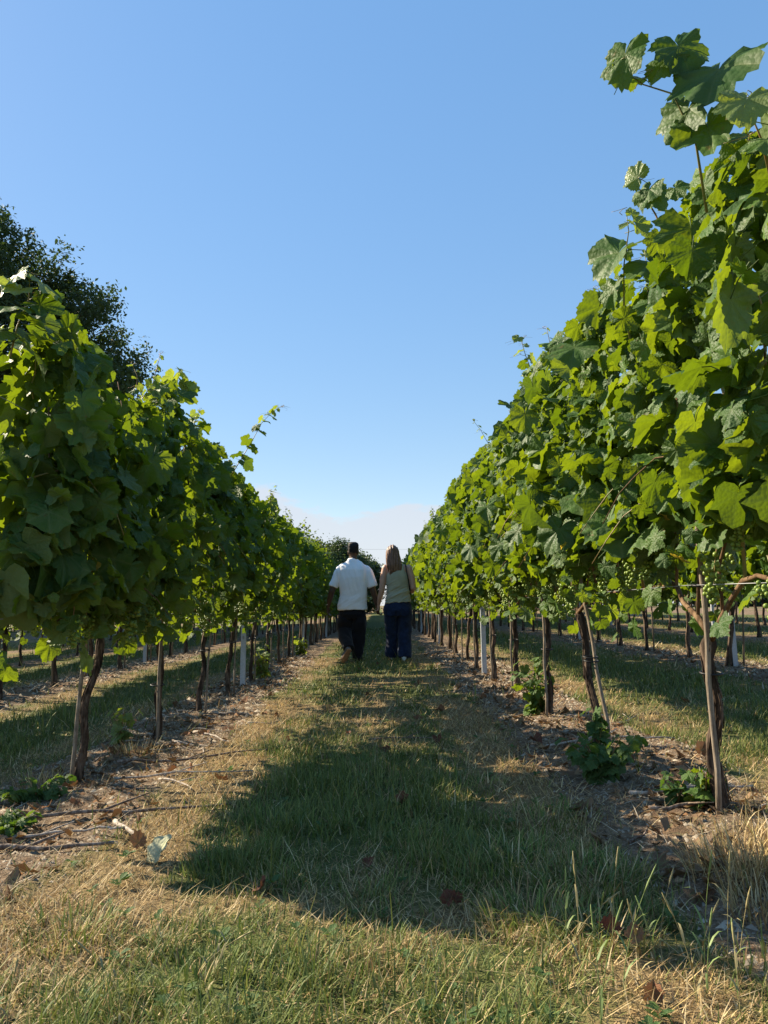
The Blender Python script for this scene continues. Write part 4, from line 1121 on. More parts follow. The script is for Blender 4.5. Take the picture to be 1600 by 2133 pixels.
def hair_mat():
    k = NT('brown_hair')
    co = k.coord('Object', (70, 70, 3)); n = k.noise(2.0, 4, 0.6, co)
    c = k.ramp(n, [(0.3, (0.045, 0.018, 0.009)), (0.5, (0.15, 0.066, 0.034)), (0.7, (0.31, 0.165, 0.09))])
    return k.done(k.bsdf(c, 0.42, 0.5, k.bump(n, 0.7, 0.01)))
HR2 = hair_mat()

def hand(mb, wrist, d, side, thumb_dir, L=0.185, curl=0.5, palm_n=Vector((0, 1, 0))):
    """palm and five separate fingers hanging along d; side: across the knuckles; palm_n: the way the fingers curl"""
    w = Vector(wrist); d = Vector(d).normalized(); side = (Vector(side) - d * Vector(side).dot(d)).normalized(); pn = (palm_n - d * palm_n.dot(d)); pn = (pn - side * pn.dot(side)).normalized()
    k0 = w + d * L * 0.48
    superloft(mb, [(w - d * 0.02, 0.027, 0.021), (w + d * L * 0.12, 0.030, 0.018), (k0 - d * 0.02, 0.040, 0.015), (k0 + d * 0.004, 0.039, 0.013)], 14) if abs(side.x) > 0.6 else limb(mb, [w - d * 0.02, w + d * L * 0.2, k0], [0.023, 0.026, 0.024])
    for j, (ln, off) in enumerate(((0.40, 0.030), (0.46, 0.010), (0.43, -0.010), (0.34, -0.029))):
        p = k0 + side * off - d * 0.008; pts = [p]; ang = 0.15
        for seg in range(3):
            ang += curl * (0.6 + 0.3 * seg)
            p = p + (d * math.cos(ang) + pn * math.sin(ang)) * (L * ln * (0.45, 0.32, 0.25)[seg]); pts.append(p)
        limb(mb, pts, [0.0095, 0.009, 0.0085, 0.0075], 8)
    b0 = w + d * L * 0.16 + side * 0.024; td = (d * 0.75 + side * 0.55 + pn * 0.35).normalized()
    limb(mb, [b0, b0 + td * 0.035, b0 + td * 0.06 + d * 0.012], [0.0125, 0.0105, 0.009], 8)

def face(mb, c, sx=1.0):
    """nose, brow, lips and chin on the far (+y) side of the head, ears at the sides"""
    x, y, z = c
    limb(mb, [(x, y + 0.093, z + 0.012), (x, y + 0.112, z - 0.022)], [0.010, 0.015], 10)
    for s in (-1, 1):
        ball(mb, (x + s * 0.033, y + 0.085, z + 0.022), (0.022, 0.012, 0.008), 10)
        ball(mb, (x + s * 0.079 * sx, y - 0.004, z - 0.005), (0.011, 0.024, 0.033), 12)
    ball(mb, (x, y + 0.090, z - 0.052), (0.026, 0.012, 0.008), 10); ball(mb, (x, y + 0.088, z - 0.063), (0.022, 0.011, 0.008), 10)
    ball(mb, (x, y + 0.078, z - 0.090), (0.026, 0.022, 0.022), 10)
def eyes(parent, c):
    for s in (-1, 1):
        b = MB(); ball(b, (c[0] + s * 0.032, c[1] + 0.087, c[2] + 0.004), (0.012, 0.010, 0.008), 10); link('eye', b.mesh('eye', EYE), parent)

def folds(seed, amp, sx, sz, mask=None):
    def f(co, no):
        d = (fbm(co[:, 0] * sx + co[:, 1] * sx * 0.7 + 3, co[:, 2] * sz + seed, seed, 3) - 0.5) * 2
        d = np.sign(d) * np.abs(d) ** 0.8
        return d * amp * (mask(co) if mask is not None else 1)
    return f

PX, PY = -0.405, 12.42
def man():
    t = thing('person', (PX, PY, G(PX, PY)), 'person in white t-shirt and black trousers, walking away, one heel raised', 'person', 'couple walking hand in hand')
    b = MB()
    H = (0.0, 0.03, 1.685)
    ball(b, (0, 0.02, 1.70), (0.077, 0.098, 0.112), 20); ball(b, (0, 0.045, 1.65), (0.062, 0.07, 0.085), 16)
    face(b, H)
    limb(b, [(0, -0.01, 1.46), (0, -0.002, 1.54), (0, 0.012, 1.63)], [0.075, 0.062, 0.060])
    superloft(b, [((0, 0, 0.84), 0.165, 0.11), ((0, 0, 1.0), 0.16, 0.105), ((0, 0, 1.2), 0.185, 0.115), ((0, 0, 1.36), 0.18, 0.11), ((0, 0, 1.44), 0.13, 0.08), ((0, 0, 1.51), 0.06, 0.055)], 24)
    # arms: the left one hangs, the right one reaches to the other person's hand
    limb(b, [(-0.185, 0, 1.40), (-0.270, -0.02, 1.26), (-0.325, -0.03, 1.08), (-0.362, 0.015, 0.95), (-0.385, 0.05, 0.85)], [0.052, 0.052, 0.048, 0.043, 0.030])
    hand(b, (-0.387, 0.052, 0.842), (-0.06, 0.10, -1), (0.25, 0.95, 0.1), None, 0.19, 0.45, Vector((1, -0.2, 0)))
    limb(b, [(0.185, 0, 1.40), (0.262, -0.01, 1.27), (0.315, -0.01, 1.07), (0.352, 0.01, 0.94), (0.378, 0.02, 0.835)], [0.052, 0.052, 0.048, 0.043, 0.030])
    hand(b, (0.38, 0.022, 0.828), (0.10, 0.05, -1), (-0.2, 0.97, 0.1), None, 0.19, 0.75, Vector((1, 0.2, 0)))
    limb(b, [(-0.095, 0, 0.86), (-0.125, 0.02, 0.48), (-0.055, -0.33, 0.23)], [0.085, 0.055, 0.04]); limb(b, [(0.095, 0, 0.86), (0.09, 0.03, 0.47), (0.075, 0.02, 0.08)], [0.085, 0.055, 0.04])
    link('body', fuse(b, 'body', SK1, 0.0065, 3), t)
    eyes(t, H)
    b = MB()
    superloft(b, [((0, -0.022, 1.655), 0.070, 0.070), ((0, -0.012, 1.70), 0.081, 0.094), ((0, 0.0, 1.75), 0.085, 0.108), ((0, 0.005, 1.795), 0.084, 0.106), ((0, 0.005, 1.822), 0.074, 0.094), ((0, 0.005, 1.838), 0.045, 0.06)], 28, 2.5)
    link('hair', fuse(b, 'hair', HR1, 0.006, 3, folds(3, 0.003, 60, 60)), t)
    b = MB()
    superloft(b, [((-0.008, 0, 0.785), 0.232, 0.150), ((-0.008, 0, 0.86), 0.226, 0.148), ((0, 0, 1.0), 0.212, 0.145), ((0, -0.005, 1.15), 0.214, 0.148), ((0, -0.01, 1.30), 0.226, 0.148), ((0, -0.008, 1.40), 0.235, 0.138), ((0, -0.004, 1.46), 0.215, 0.118), ((0, 0, 1.51), 0.155, 0.098), ((0, 0, 1.545), 0.098, 0.088), ((0, 0.002, 1.575), 0.076, 0.080)], 36, 2.3)
    for s in (-1, 1):
        superloft(b, [((s * 0.10, 0, 1.46), 0.06, 0.07), ((s * 0.19, -0.003, 1.415), 0.072, 0.085), ((s * 0.225, -0.005, 1.36), 0.080, 0.088), ((s * 0.268, -0.01, 1.26), 0.077, 0.082), ((s * 0.308, -0.015, 1.14), 0.073, 0.080)], 24)
    def shirt_fold(co, no):
        up = np.clip((co[:, 2] - 0.95) / 0.5, 0, 1)
        v = (fbm(co[:, 0] * 15 + 0.4 * co[:, 2] * 10, co[:, 2] * 2.2, 12, 3) - 0.5) * 2
        h = (fbm(co[:, 0] * 5 + 4, co[:, 2] * 13 - co[:, 0] * 8, 19, 3) - 0.5) * 2
        return v * 0.022 * up + h * 0.015 * (1 - up)
    sh = link('tee_shirt', fuse(b, 'tee_shirt', CL_W, 0.008, 8, shirt_fold), t); sh['label'] = 'boxy white short-sleeved shirt'
    b = MB()
    superloft(b, [((-0.01, 0, 0.98), 0.15, 0.095), ((-0.01, 0, 0.86), 0.178, 0.112), ((-0.01, 0, 0.78), 0.205, 0.125), ((-0.01, -0.01, 0.72), 0.212, 0.145), ((-0.01, 0, 0.68), 0.20, 0.13)], 28)
    superloft(b, [((-0.105, 0, 0.78), 0.095, 0.11), ((-0.12, 0.015, 0.62), 0.122, 0.13), ((-0.135, 0.03, 0.48), 0.112, 0.115), ((-0.115, -0.11, 0.36), 0.105, 0.10), ((-0.068, -0.27, 0.255), 0.086, 0.085), ((-0.05, -0.335, 0.205), 0.082, 0.078)], 24)
    superloft(b, [((0.10, 0, 0.78), 0.095, 0.11), ((0.105, 0.01, 0.60), 0.115, 0.125), ((0.095, 0.02, 0.45), 0.108, 0.11), ((0.08, 0.02, 0.25), 0.098, 0.10), ((0.072, 0.015, 0.09), 0.080, 0.088), ((0.07, 0.01, 0.045), 0.076, 0.085)], 24)
    tr = link('trousers', fuse(b, 'trousers', CL_B, 0.009, 3, folds(31, 0.016, 9, 7)), t); tr['label'] = 'loose black trousers'
    # shoes: the raised one shows its gum sole
    def shoe(heel, toe, upv, m1, m2, lab):
        heel = Vector(heel); toe = Vector(toe); d = (toe - heel); L = d.length; d.normalize(); u = Vector(upv); u = (u - d * u.dot(d)).normalized(); sd = d.cross(u)
        def loftz(rings, name, mat):
            mb = MB(); V = []; F = []; n = 18
            for (s, hw, lo, hi) in rings:
                for k in range(n):
                    a = 2 * math.pi * k / n; c, q = math.cos(a), math.sin(a)
                    V.append(heel + d * (s * L) + sd * (hw * math.copysign(abs(c) ** 0.8, c)) + u * ((lo + hi) / 2 + (hi - lo) / 2 * math.copysign(abs(q) ** 0.8, q)))
            for i in range(len(rings) - 1):
                for k in range(n): F.append((i * n + k, i * n + (k + 1) % n, (i + 1) * n + (k + 1) % n, (i + 1) * n + k))
            F.append(tuple(range(n - 1, -1, -1))); F.append(tuple((len(rings) - 1) * n + k for k in range(n)))
            mb.add(V, F); return fuse(mb, name, mat, 0.006, 2)
        up = link('shoe', loftz([(0.0, 0.026, 0.015, 0.075), (0.08, 0.036, 0.012, 0.105), (0.28, 0.039, 0.012, 0.11), (0.5, 0.043, 0.012, 0.085), (0.75, 0.049, 0.012, 0.06), (0.93, 0.04, 0.012, 0.045), (1.0, 0.02, 0.014, 0.03)], 'shoe', m1), t)
        up['label'] = lab
        link('sole', loftz([(-0.02, 0.024, -0.012, 0.02), (0.06, 0.041, -0.014, 0.02), (0.3, 0.040, -0.012, 0.02), (0.5, 0.045, -0.012, 0.02), (0.75, 0.053, -0.012, 0.02), (0.95, 0.042, -0.010, 0.02), (1.03, 0.02, -0.006, 0.018)], 'sole', m2), up)
    shoe((-0.03, -0.40, 0.21), (-0.135, -0.30, -0.02 + 0.03), (-0.35, 0.8, 0.45), SH1, SOLE1, 'grey shoe with heel lifted and brown sole showing')
    shoe((0.07, -0.04, 0.02), (0.09, 0.24, 0.02), (0, 0, 1), SHB, SHB, 'dark shoe flat on the grass')
    b = MB(); b.tube([(-0.383 + 0.033 * math.cos(a), 0.048 + 0.033 * math.sin(a), 0.872 + 0.006 * math.cos(a)) for a in [2 * math.pi * k / 16 for k in range(17)]], 0.007, 6, False); link('wristwatch', b.mesh('wristwatch', WATCH), t)
man()

WX, WY = 0.285, 12.36
def woman():
    t = thing('person', (WX, WY, G(WX, WY)), 'person with long brown hair, khaki tank top and wide navy jeans, walking away', 'person', 'couple walking hand in hand')
    b = MB(); hx = -0.075; H = (hx, 0.03, 1.63)
    ball(b, (hx, 0.02, 1.645), (0.071, 0.092, 0.108), 20); ball(b, (hx, 0.045, 1.60), (0.056, 0.064, 0.08), 16)
    face(b, H, 0.93)
    limb(b, [(-0.02, -0.01, 1.40), (-0.04, -0.005, 1.48), (-0.065, 0.01, 1.56)], [0.06, 0.048, 0.046])
    superloft(b, [((0.0, 0, 0.82), 0.165, 0.115), ((0, 0, 0.95), 0.150, 0.105), ((-0.005, 0, 1.1), 0.140, 0.10), ((-0.01, 0, 1.28), 0.160, 0.11), ((-0.012, 0, 1.38), 0.175, 0.10), ((-0.014, 0, 1.44), 0.14, 0.075), ((-0.018, 0, 1.475), 0.06, 0.05)], 24)
    # left arm down to the held hand, right arm bent forward at the elbow
    limb(b, [(-0.188, 0, 1.405), (-0.222, -0.01, 1.24), (-0.245, -0.015, 1.06), (-0.277, 0.01, 0.94), (-0.292, 0.035, 0.85)], [0.056, 0.052, 0.045, 0.039, 0.027])
    hand(b, (-0.292, 0.037, 0.842), (-0.05, 0.06, -1), (0.25, 0.95, 0), None, 0.17, 0.8, Vector((-1, -0.1, 0)))
    limb(b, [(0.170, 0, 1.405), (0.215, -0.015, 1.25), (0.238, -0.03, 1.10), (0.225, 0.08, 1.05), (0.19, 0.20, 1.06)], [0.056, 0.053, 0.047, 0.041, 0.028])
    hand(b, (0.188, 0.205, 1.06), (-0.3, 1, 0.1), (0.1, 0.1, 1), None, 0.17, 0.6, Vector((-1, 0, 0)))
    limb(b, [(-0.085, 0, 0.84), (-0.085, 0.08, 0.46), (-0.09, 0.16, 0.08)], [0.09, 0.055, 0.038]); limb(b, [(0.09, 0, 0.84), (0.095, 0.0, 0.46), (0.10, -0.10, 0.08)], [0.09, 0.055, 0.038])
    link('body', fuse(b, 'body', SK2, 0.0065, 3), t)
    eyes(t, H)
    b = MB()
    superloft(b, [((-0.04, -0.085, 1.325), 0.075, 0.016), ((-0.045, -0.095, 1.36), 0.105, 0.030), ((-0.055, -0.085, 1.44), 0.117, 0.045), ((-0.065, -0.06, 1.52), 0.113, 0.062), ((-0.072, -0.03, 1.60), 0.106, 0.085), ((-0.077, 0.0, 1.67), 0.098, 0.108), ((-0.08, 0.005, 1.725), 0.078, 0.092), ((-0.08, 0.005, 1.762), 0.038, 0.05)], 36)
    ball(b, (-0.075, 0.01, 1.665), (0.082, 0.106, 0.104), 20)
    def strands(co, no):
        f = (fbm(co[:, 0] * 70, co[:, 2] * 4 + 2, 8, 2) - 0.5) * 2
        return f * 0.008 + (fbm(co[:, 0] * 22, co[:, 2] * 3, 9, 2) - 0.5) * 0.016
    hr = link('hair', fuse(b, 'hair', HR2, 0.0045, 3, strands), t); hr['label'] = 'long straight brown hair down the back'
    st = MB(); r = random.Random(4)                              # loose ends below the hem of the hair
    for k in range(34):
        x = -0.04 + r.uniform(-0.085, 0.085)
        st.tube([(x, -0.10, 1.38), (x + r.gauss(0, 0.006), -0.105, 1.33), (x + r.gauss(0, 0.012), -0.108, 1.275 + r.uniform(0, 0.05))], [0.007, 0.006, 0.001], 5)
    link('hair_ends', st.mesh('hair_ends', HR2), hr)
    b = MB()
    superloft(b, [((0.012, -0.004, 0.868), 0.206, 0.152), ((0.008, -0.002, 0.95), 0.190, 0.140), ((0.0, 0, 1.08), 0.172, 0.122), ((-0.005, -0.003, 1.2), 0.176, 0.125), ((-0.008, -0.003, 1.28), 0.172, 0.124), ((0.0, -0.003, 1.36), 0.135, 0.112), ((0.005, -0.002, 1.42), 0.112, 0.09), ((0.005, 0, 1.452), 0.10, 0.065)], 36, 2.3)
    for s in (-1, 1): limb(b, [(s * 0.085 - 0.005, -0.06, 1.36), (s * 0.09 - 0.008, -0.02, 1.455), (s * 0.085 - 0.008, 0.06, 1.38)], [0.024, 0.020, 0.022], 10)
    def tank(co, no):
        low = np.clip((1.28 - co[:, 2]) / 0.2, 0, 1)
        return (fbm(co[:, 0] * 4 + 7, co[:, 2] * 22 - co[:, 0] * 11, 14, 3) - 0.5) * 2 * 0.024 * low
    tk = link('tank_top', fuse(b, 'tank_top', CL_G, 0.007, 3, tank), t); tk['label'] = 'khaki green sleeveless top'
    b = MB()
    superloft(b, [((0.008, 0, 0.98), 0.145, 0.09), ((0.008, 0, 0.90), 0.168, 0.108), ((0.008, -0.006, 0.845), 0.200, 0.138), ((0.0, -0.015, 0.76), 0.220, 0.158), ((0, -0.005, 0.69), 0.208, 0.135)], 28)
    superloft(b, [((-0.105, 0, 0.78), 0.108, 0.145), ((-0.10, 0.02, 0.62), 0.104, 0.125), ((-0.09, 0.06, 0.46), 0.098, 0.11), ((-0.09, 0.10, 0.28), 0.095, 0.105), ((-0.09, 0.14, 0.10), 0.10, 0.115), ((-0.09, 0.15, 0.055), 0.10, 0.118)], 24)
    superloft(b, [((0.105, 0, 0.78), 0.112, 0.145), ((0.11, 0.0, 0.62), 0.115, 0.13), ((0.108, 0.0, 0.46), 0.106, 0.115), ((0.105, -0.04, 0.28), 0.102, 0.11), ((0.102, -0.085, 0.10), 0.102, 0.115), ((0.102, -0.095, 0.045), 0.102, 0.118)], 24)
    jn = link('jeans', fuse(b, 'jeans', CL_J, 0.009, 3, folds(55, 0.015, 8, 9)), t); jn['label'] = 'wide-legged navy jeans'
    for s in (-1, 1):
        pk = MB(); c = Vector((s * 0.105, -0.175, 0.74)); pk.add([c + Vector(q) for q in ((-0.06, 0.004, 0.06), (0.06, 0.004, 0.06), (0.06, 0.004, -0.05), (0, 0.004, -0.075), (-0.06, 0.004, -0.05), (-0.06, 0.03, 0.06), (0.06, 0.03, 0.06), (0.06, 0.03, -0.05), (0, 0.03, -0.075), (-0.06, 0.03, -0.05))], [(0, 1, 2, 3, 4), (5, 9, 8, 7, 6), (0, 5, 6, 1), (1, 6, 7, 2), (2, 7, 8, 3), (3, 8, 9, 4), (4, 9, 5, 0)])
        link('back_pocket', pk.mesh('back_pocket', CL_J, False), jn)
    for x, y, lab in ((0.09, -0.20, 'white shoe heel below the hem'), (-0.09, 0.06, 'white shoe stepping ahead')):
        b = MB(); superloft(b, [((x, y, 0.035), 0.028, 0.032), ((x, y + 0.05, 0.045), 0.038, 0.045), ((x, y + 0.14, 0.045), 0.042, 0.045), ((x, y + 0.20, 0.032), 0.045, 0.030), ((x, y + 0.255, 0.024), 0.026, 0.020)], 16)
        o = link('shoe', fuse(b, 'shoe', SH2, 0.006, 2), t); o['label'] = lab
    b = MB(); pts = [(0.115, 0.085, 1.30), (0.122, 0.03, 1.455), (0.124, -0.03, 1.46), (0.128, -0.09, 1.40), (0.145, -0.115, 1.30), (0.165, -0.10, 1.2), (0.185, -0.05, 1.08), (0.19, 0.02, 1.0)]
    b.tube(pts, 0.0085, 6); o = link('bag_strap', b.mesh('bag_strap', STRAP), t); o['label'] = 'thin black shoulder strap'
woman()

# ------------------------------------------------------------------ plants and fallen things on the ground
LEAF_W = leaf_meshes(M['leaf_weed'], NEAR_T[:6]); LEAF_D = leaf_meshes(M['leaf_dead'], [leaf_template(25, 300 + i, True, RNG.uniform(0.8, 2.4), RNG.uniform(-1.6, 1.8), 0.10) for i in range(5)])
LEAF_R = leaf_meshes(M['leaf_red'], [leaf_template(25, 340 + i, True, RNG.uniform(1.2, 2.6), RNG.uniform(-1.8, 2.0), 0.12) for i in range(4)])
def weed(name, x, y, stems, h, spread, nl, s0, meshes, label, seed, cat='plant'):
    r = random.Random(seed); g = G(x, y)
    o = thing(name, (x, y, g), label, cat, 'weeds and suckers at the foot of the vines')
    for k in range(stems):
        a = 6.283 * k / stems + r.uniform(-0.5, 0.5); L = h * r.uniform(0.55, 1.1); sp = spread * r.uniform(0.4, 1.1)
        pts = [(math.cos(a) * sp * (m / 4) ** 1.3, math.sin(a) * sp * (m / 4) ** 1.3, L * (m / 4) * (1 - 0.15 * m / 4)) for m in range(5)]
        b = MB(); b.tube(pts, [0.004 - 0.0006 * m for m in range(5)], 5); link('stem', b.mesh('stem', M['shoot']), o)
        p, f, s = shoot_leaves(r, pts, s0, s0 * 0.6, L / max(2, nl))
        for q, ff, ss in zip(p, f, s): link('leaf', meshes[r.randrange(len(meshes))], o, mat=mat4(q, ff, ss))
weed('bushy_weed', 1.00, 3.66, 14, 0.23, 0.16, 6, 0.066, LEAF_W, 'bushy dark green weed on bare soil before the second right vine', 1)
weed('seedling', 1.13, 4.22, 4, 0.26, 0.07, 5, 0.085, LEAF_W, 'small upright green sucker at the foot of the second right vine', 2)
weed('seedling', 1.15, 3.17, 4, 0.19, 0.07, 4, 0.062, LEAF_W, 'small lobed seedling just left of the first right vine trunk', 3)
weed('vine_sucker', 1.14, 5.85, 8, 0.46, 0.17, 8, 0.085, LEAF, 'leafy green vine sucker at the foot of the third right vine', 4)
weed('vine_sucker', -1.70, 5.40, 5, 0.28, 0.14, 4, 0.070, LEAF_Y, 'small yellow-green sucker left of the second left vine', 5)
weed('bushy_weed', -1.42, 3.22, 8, 0.09, 0.12, 4, 0.048, LEAF_W, 'low grey-green weed on soil at the far left edge', 6)
weed('bushy_weed', -1.58, 3.80, 8, 0.09, 0.16, 4, 0.055, LEAF_W, 'low creeping weed in front of the first left vine', 7)
weed('vine_sucker', -1.43, 9.8, 5, 0.45, 0.12, 6, 0.11, LEAF_Y, 'yellow-green sucker just behind the left steel post', 8)
weed('vine_sucker', -1.40, 14.5, 5, 0.45, 0.15, 6, 0.11, LEAF_Y, 'yellow-green sucker by the left row, near the man', 9)
weed('vine_sucker', 1.23, 3.10, 6, 0.16, 0.07, 4, 0.07, LEAF, 'leaf tuft sprouting at the base of the first right trunk', 10)

# flat broad-leaved weeds in the turf, too many to count
def turf_weeds():
    rr = np.random.default_rng(91); P = []; N = []; Tt = []; S = []
    for k in range(230):
        y = 1.5 + 7.5 * rr.random() ** 1.5; x = rr.uniform(-0.42, 0.42) * min(y + 0.3, 3.0)
        if soil_of(np.array([x]), np.array([y]))[0] > 0.5 or abs(x) > 1.2: continue
        m = rr.integers(4, 9); s0 = rr.uniform(0.010, 0.028)
        for j in range(m):
            a = 6.283 * j / m + rr.normal(0, 0.3); d = np.array([math.cos(a), math.sin(a), rr.uniform(0.05, 0.6)])
            P.append(np.array([x, y, G(x, y) + 0.008 + rr.uniform(0, 0.02)]) + d * s0 * 0.6); N.append([-math.cos(a) * 0.4, -math.sin(a) * 0.4, 1]); Tt.append(d); S.append(s0 * rr.uniform(0.8, 1.3))
    lv = np.array([[0, -0.6, 0], [0.30, -0.2, 0.08], [0.34, 0.25, 0.08], [0, 0.7, -0.05], [-0.34, 0.25, 0.08], [-0.30, -0.2, 0.08], [0, 0.1, -0.02]], np.float32)
    lt = np.array([[0, 1, 6], [1, 2, 6], [2, 3, 6], [3, 4, 6], [4, 5, 6], [5, 0, 6]], np.int32)
    me = bulk_mesh('turf_weeds', np.array(P), frames(np.array(N, float), np.array(Tt, float)), np.array(S), M['leaf_weed'], [(lv, lt, np.array([1, 0, 0, 1, 0, 0, 1], np.float32))], 3)
    tag(link('turf_weeds', me), 'small flat broad-leaved weeds scattered through the grass path', 'weeds', None, 'stuff')
turf_weeds()

# broken dead leaves and bark drifted along the planting strips, too many to count
def leaf_drift():
    rr = np.random.default_rng(17); n = 5200
    x = np.where(rr.random(n) < 0.5, ROWS['L1'], ROWS['R1']) + rr.normal(0, 0.30, n); y = 2.2 + 11 * rr.random(n) ** 1.4
    k = (fbm(x * 2.2, y * 2.2, 63, 3) > 0.50) & (soil_of(x, y) > 0.25); x, y = x[k], y[k]; n = len(x)
    z = gz(x, y) + rr.uniform(0.004, 0.016, n)
    fr = frames(np.stack([rr.normal(0, 0.45, n), rr.normal(0, 0.45, n), np.ones(n)], -1), np.stack([rr.normal(0, 1, n), rr.normal(0, 1, n), rr.normal(0, 0.2, n)], -1))
    S = 0.022 * np.clip(rr.lognormal(0, 0.5, n), 0.3, 2.4)
    T = []
    for q in range(5):
        r2 = np.random.default_rng(70 + q); a = np.sort(r2.uniform(0, 6.283, 6)); rad_ = r2.uniform(0.45, 1.1, 6)
        v = np.array([[0, 0, 0.0]] + [[rad_[j] * math.cos(a[j]), rad_[j] * math.sin(a[j]), r2.uniform(-0.1, 0.5)] for j in range(6)], np.float32)
        T.append((v, np.array([[0, 1 + j, 1 + (j + 1) % 6] for j in range(6)], np.int32), np.array([1, 0, 1, 0, 1, 0, 0], np.float32)))
    me = bulk_mesh('leaf_drift', np.stack([x, y, z], -1), fr, S, M['leaf_drift'], T, 5)
    tag(link('leaf_litter', me), 'broken brown leaves and bark drifted over the soil strips', 'litter', None, 'stuff')
M['leaf_drift'] = leaf_material('broken_dead_leaf', (0.075, 0.040, 0.024), (0.30, 0.20, 0.115), (0.20, 0.13, 0.08), (0.2, 0.1, 0.04), (0.3, 0.16, 0.06), 0.12, 0.8, 0.1)
leaf_drift()

# tall seeding grass stalks in the near corner
def tall_stalk(x, y, h, dx, dy, green, r):
    b = MB(); n = 9
    pts = [(dx * (m / n) ** 1.8, dy * (m / n) ** 1.8, h * m / n) for m in range(n + 1)]
    b.tube(pts, [0.0012 * (1 - 0.6 * m / n) for m in range(n + 1)], 5)
    o = link('stalk', None, None, (x, y, G(x, y) - 0.005)); o.name = 'grass_stalk'
    colm = M['stalk_g'] if green else M['stalk_d']
    link('stem', b.mesh('stem', colm), o)
    hb = MB(); p0, p1 = Vector(pts[-3]), Vector(pts[-1])
    hb.tube([p0.lerp(p1, q / 6) for q in range(7)], [0.001, 0.0016, 0.0021, 0.0021, 0.0019, 0.0014, 0.0006], 6, wob=lambda a, i: 1 + 0.3 * math.sin(3 * a + i * 2.0))
    link('seed_head', hb.mesh('seed_head', colm), o)
    lb = MB()
    for k in range(3):
        z = h * (0.1 + 0.2 * k); a = r.uniform(0, 6.28); L = h * r.uniform(0.25, 0.45)
        base = Vector(pts[1 + k * 2]); sx = Vector((-math.sin(a), math.cos(a), 0)) * 0.0025; d = Vector((math.cos(a), math.sin(a), 0))
        q = [base + d * (L * 0.5 * t) + Vector((0, 0, L * (0.9 * t - 0.55 * t * t))) for t in (0, 0.35, 0.7, 1.0)]
        lb.add([q[0] - sx, q[0] + sx, q[1] - sx, q[1] + sx, q[2] - sx * 0.7, q[2] + sx * 0.7, q[3]], [(0, 1, 3, 2), (2, 3, 5, 4), (4, 5, 6)])
    link('blade', lb.mesh('blade', colm), o)
    return o
M['stalk_g'] = plain('green_stalk', (0.15, 0.20, 0.06), 0.6); M['stalk_d'] = plain('dry_stalk', (0.29, 0.24, 0.11), 0.7)
sr = random.Random(12)
for k in range(26):
    x = sr.uniform(0.42, 1.05); y = sr.uniform(1.55, 2.05)
    g = sr.random() < 0.45
    tag(tall_stalk(x, y, sr.uniform(0.13, 0.27), sr.gauss(0.0, 0.05), sr.gauss(0, 0.03), g, sr), 'tall green seeding grass stalk in the near right corner' if g else 'tall straw-coloured grass stalk in the near right corner', 'grass stalk', 'tall grass stalks in the near corner')
for k in range(12):
    x = sr.uniform(-1.0, -0.35); y = sr.uniform(1.55, 2.1)
    tag(tall_stalk(x, y, sr.uniform(0.08, 0.17), sr.gauss(0.02, 0.05), sr.gauss(0, 0.03), False, sr), 'thin dry grass stalk in the near left grass', 'grass stalk', 'dry stalks in the near left grass')

# fallen leaves
fr_ = random.Random(5)
def fallen(x, y, s, meshes, label, n=(0, -0.3, 1), t=(0.4, 0.5, 0), lift=0.02, group='fallen dead leaves'):
    f = frames(np.array([n], float), np.array([t], float))[0]
    o = link('fallen_leaf', meshes[fr_.randrange(len(meshes))], None, mat=mat4((x, y, G(x, y) + lift), f, s))
    return tag(o, label, 'leaf', group)
def ovate_leaf():
    V = []; T = []; ve = []; n = 12
    for k in range(n + 1):
        t = k / n; w = 0.46 * math.sin(math.pi * min(1, t * 1.04 + 0.02)) ** 0.75 * (1 - 0.25 * t) + 0.004
        for j in range(7):
            u = (j - 3) / 3; x = u * w * (1 + (0.05 if (k % 2 and abs(j - 3) == 3) else 0))
            V.append((x, t * 1.25, 0.42 * w * abs(u) ** 1.4 - 0.30 * t * t + 0.05 * math.sin(t * 22 + abs(u) * 3) * abs(u) + 0.02)); ve.append(1.0 if j == 3 else (0.75 if (k % 3 == 0) else 0.2))
    for k in range(n):
        for j in range(6):
            a = k * 7 + j; T += [(a, a + 1, a + 8), (a, a + 8, a + 7)]
    return np.array(V, np.float32), np.array(T, np.int32), np.array(ve, np.float32)
pale = leaf_meshes(M['leaf_pale'], [ovate_leaf()])
fallen(-0.725, 2.90, 0.115, pale, 'large pale upturned leaf propped in the grass near left', (-0.50, -0.42, 0.76), (-0.62, -0.60, -0.45), 0.075)
fallen(0.19, 2.31, 0.036, LEAF_R, 'dark red crumpled leaf in the grass at near centre', (-0.1, -0.7, 0.6), (0.3, 0.2, 0.8), 0.025)
fallen(0.205, 2.29, 0.03, LEAF_R, 'second dark red crumpled leaf, pressed under the first at near centre', (0.5, -0.6, 0.5), (-0.5, 0.2, 0.4), 0.03)
fallen(0.555, 2.02, 0.042, LEAF_R, 'rust-red shrivelled leaf among near grass, left of the tall stalks', (0.2, -0.6, 0.7), (-0.6, 0.3, 0.2), 0.03)
fallen(0.60, 1.98, 0.038, LEAF_D, 'brown shrivelled leaf beside the rust-red one by the tall stalks', (-0.3, -0.5, 0.8), (0.6, 0.2, 0), 0.025)
fallen(0.56, 1.73, 0.036, LEAF_D, 'upright brown dead leaf at the bottom edge near right', (-0.2, -0.95, 0.2), (0.1, 0, 1), 0.012)
fallen(-0.04, 2.66, 0.03, LEAF_R, 'small dark red leaf in the grass just ahead of centre', (0, -0.6, 0.7), (0.6, 0.2, 0.2), 0.02)
fallen(-1.46, 2.82, 0.055, LEAF_R, 'dark maroon crumpled leaf at the far left edge of the soil', (0.3, -0.6, 0.7), (0.5, 0.3, 0), 0.03)
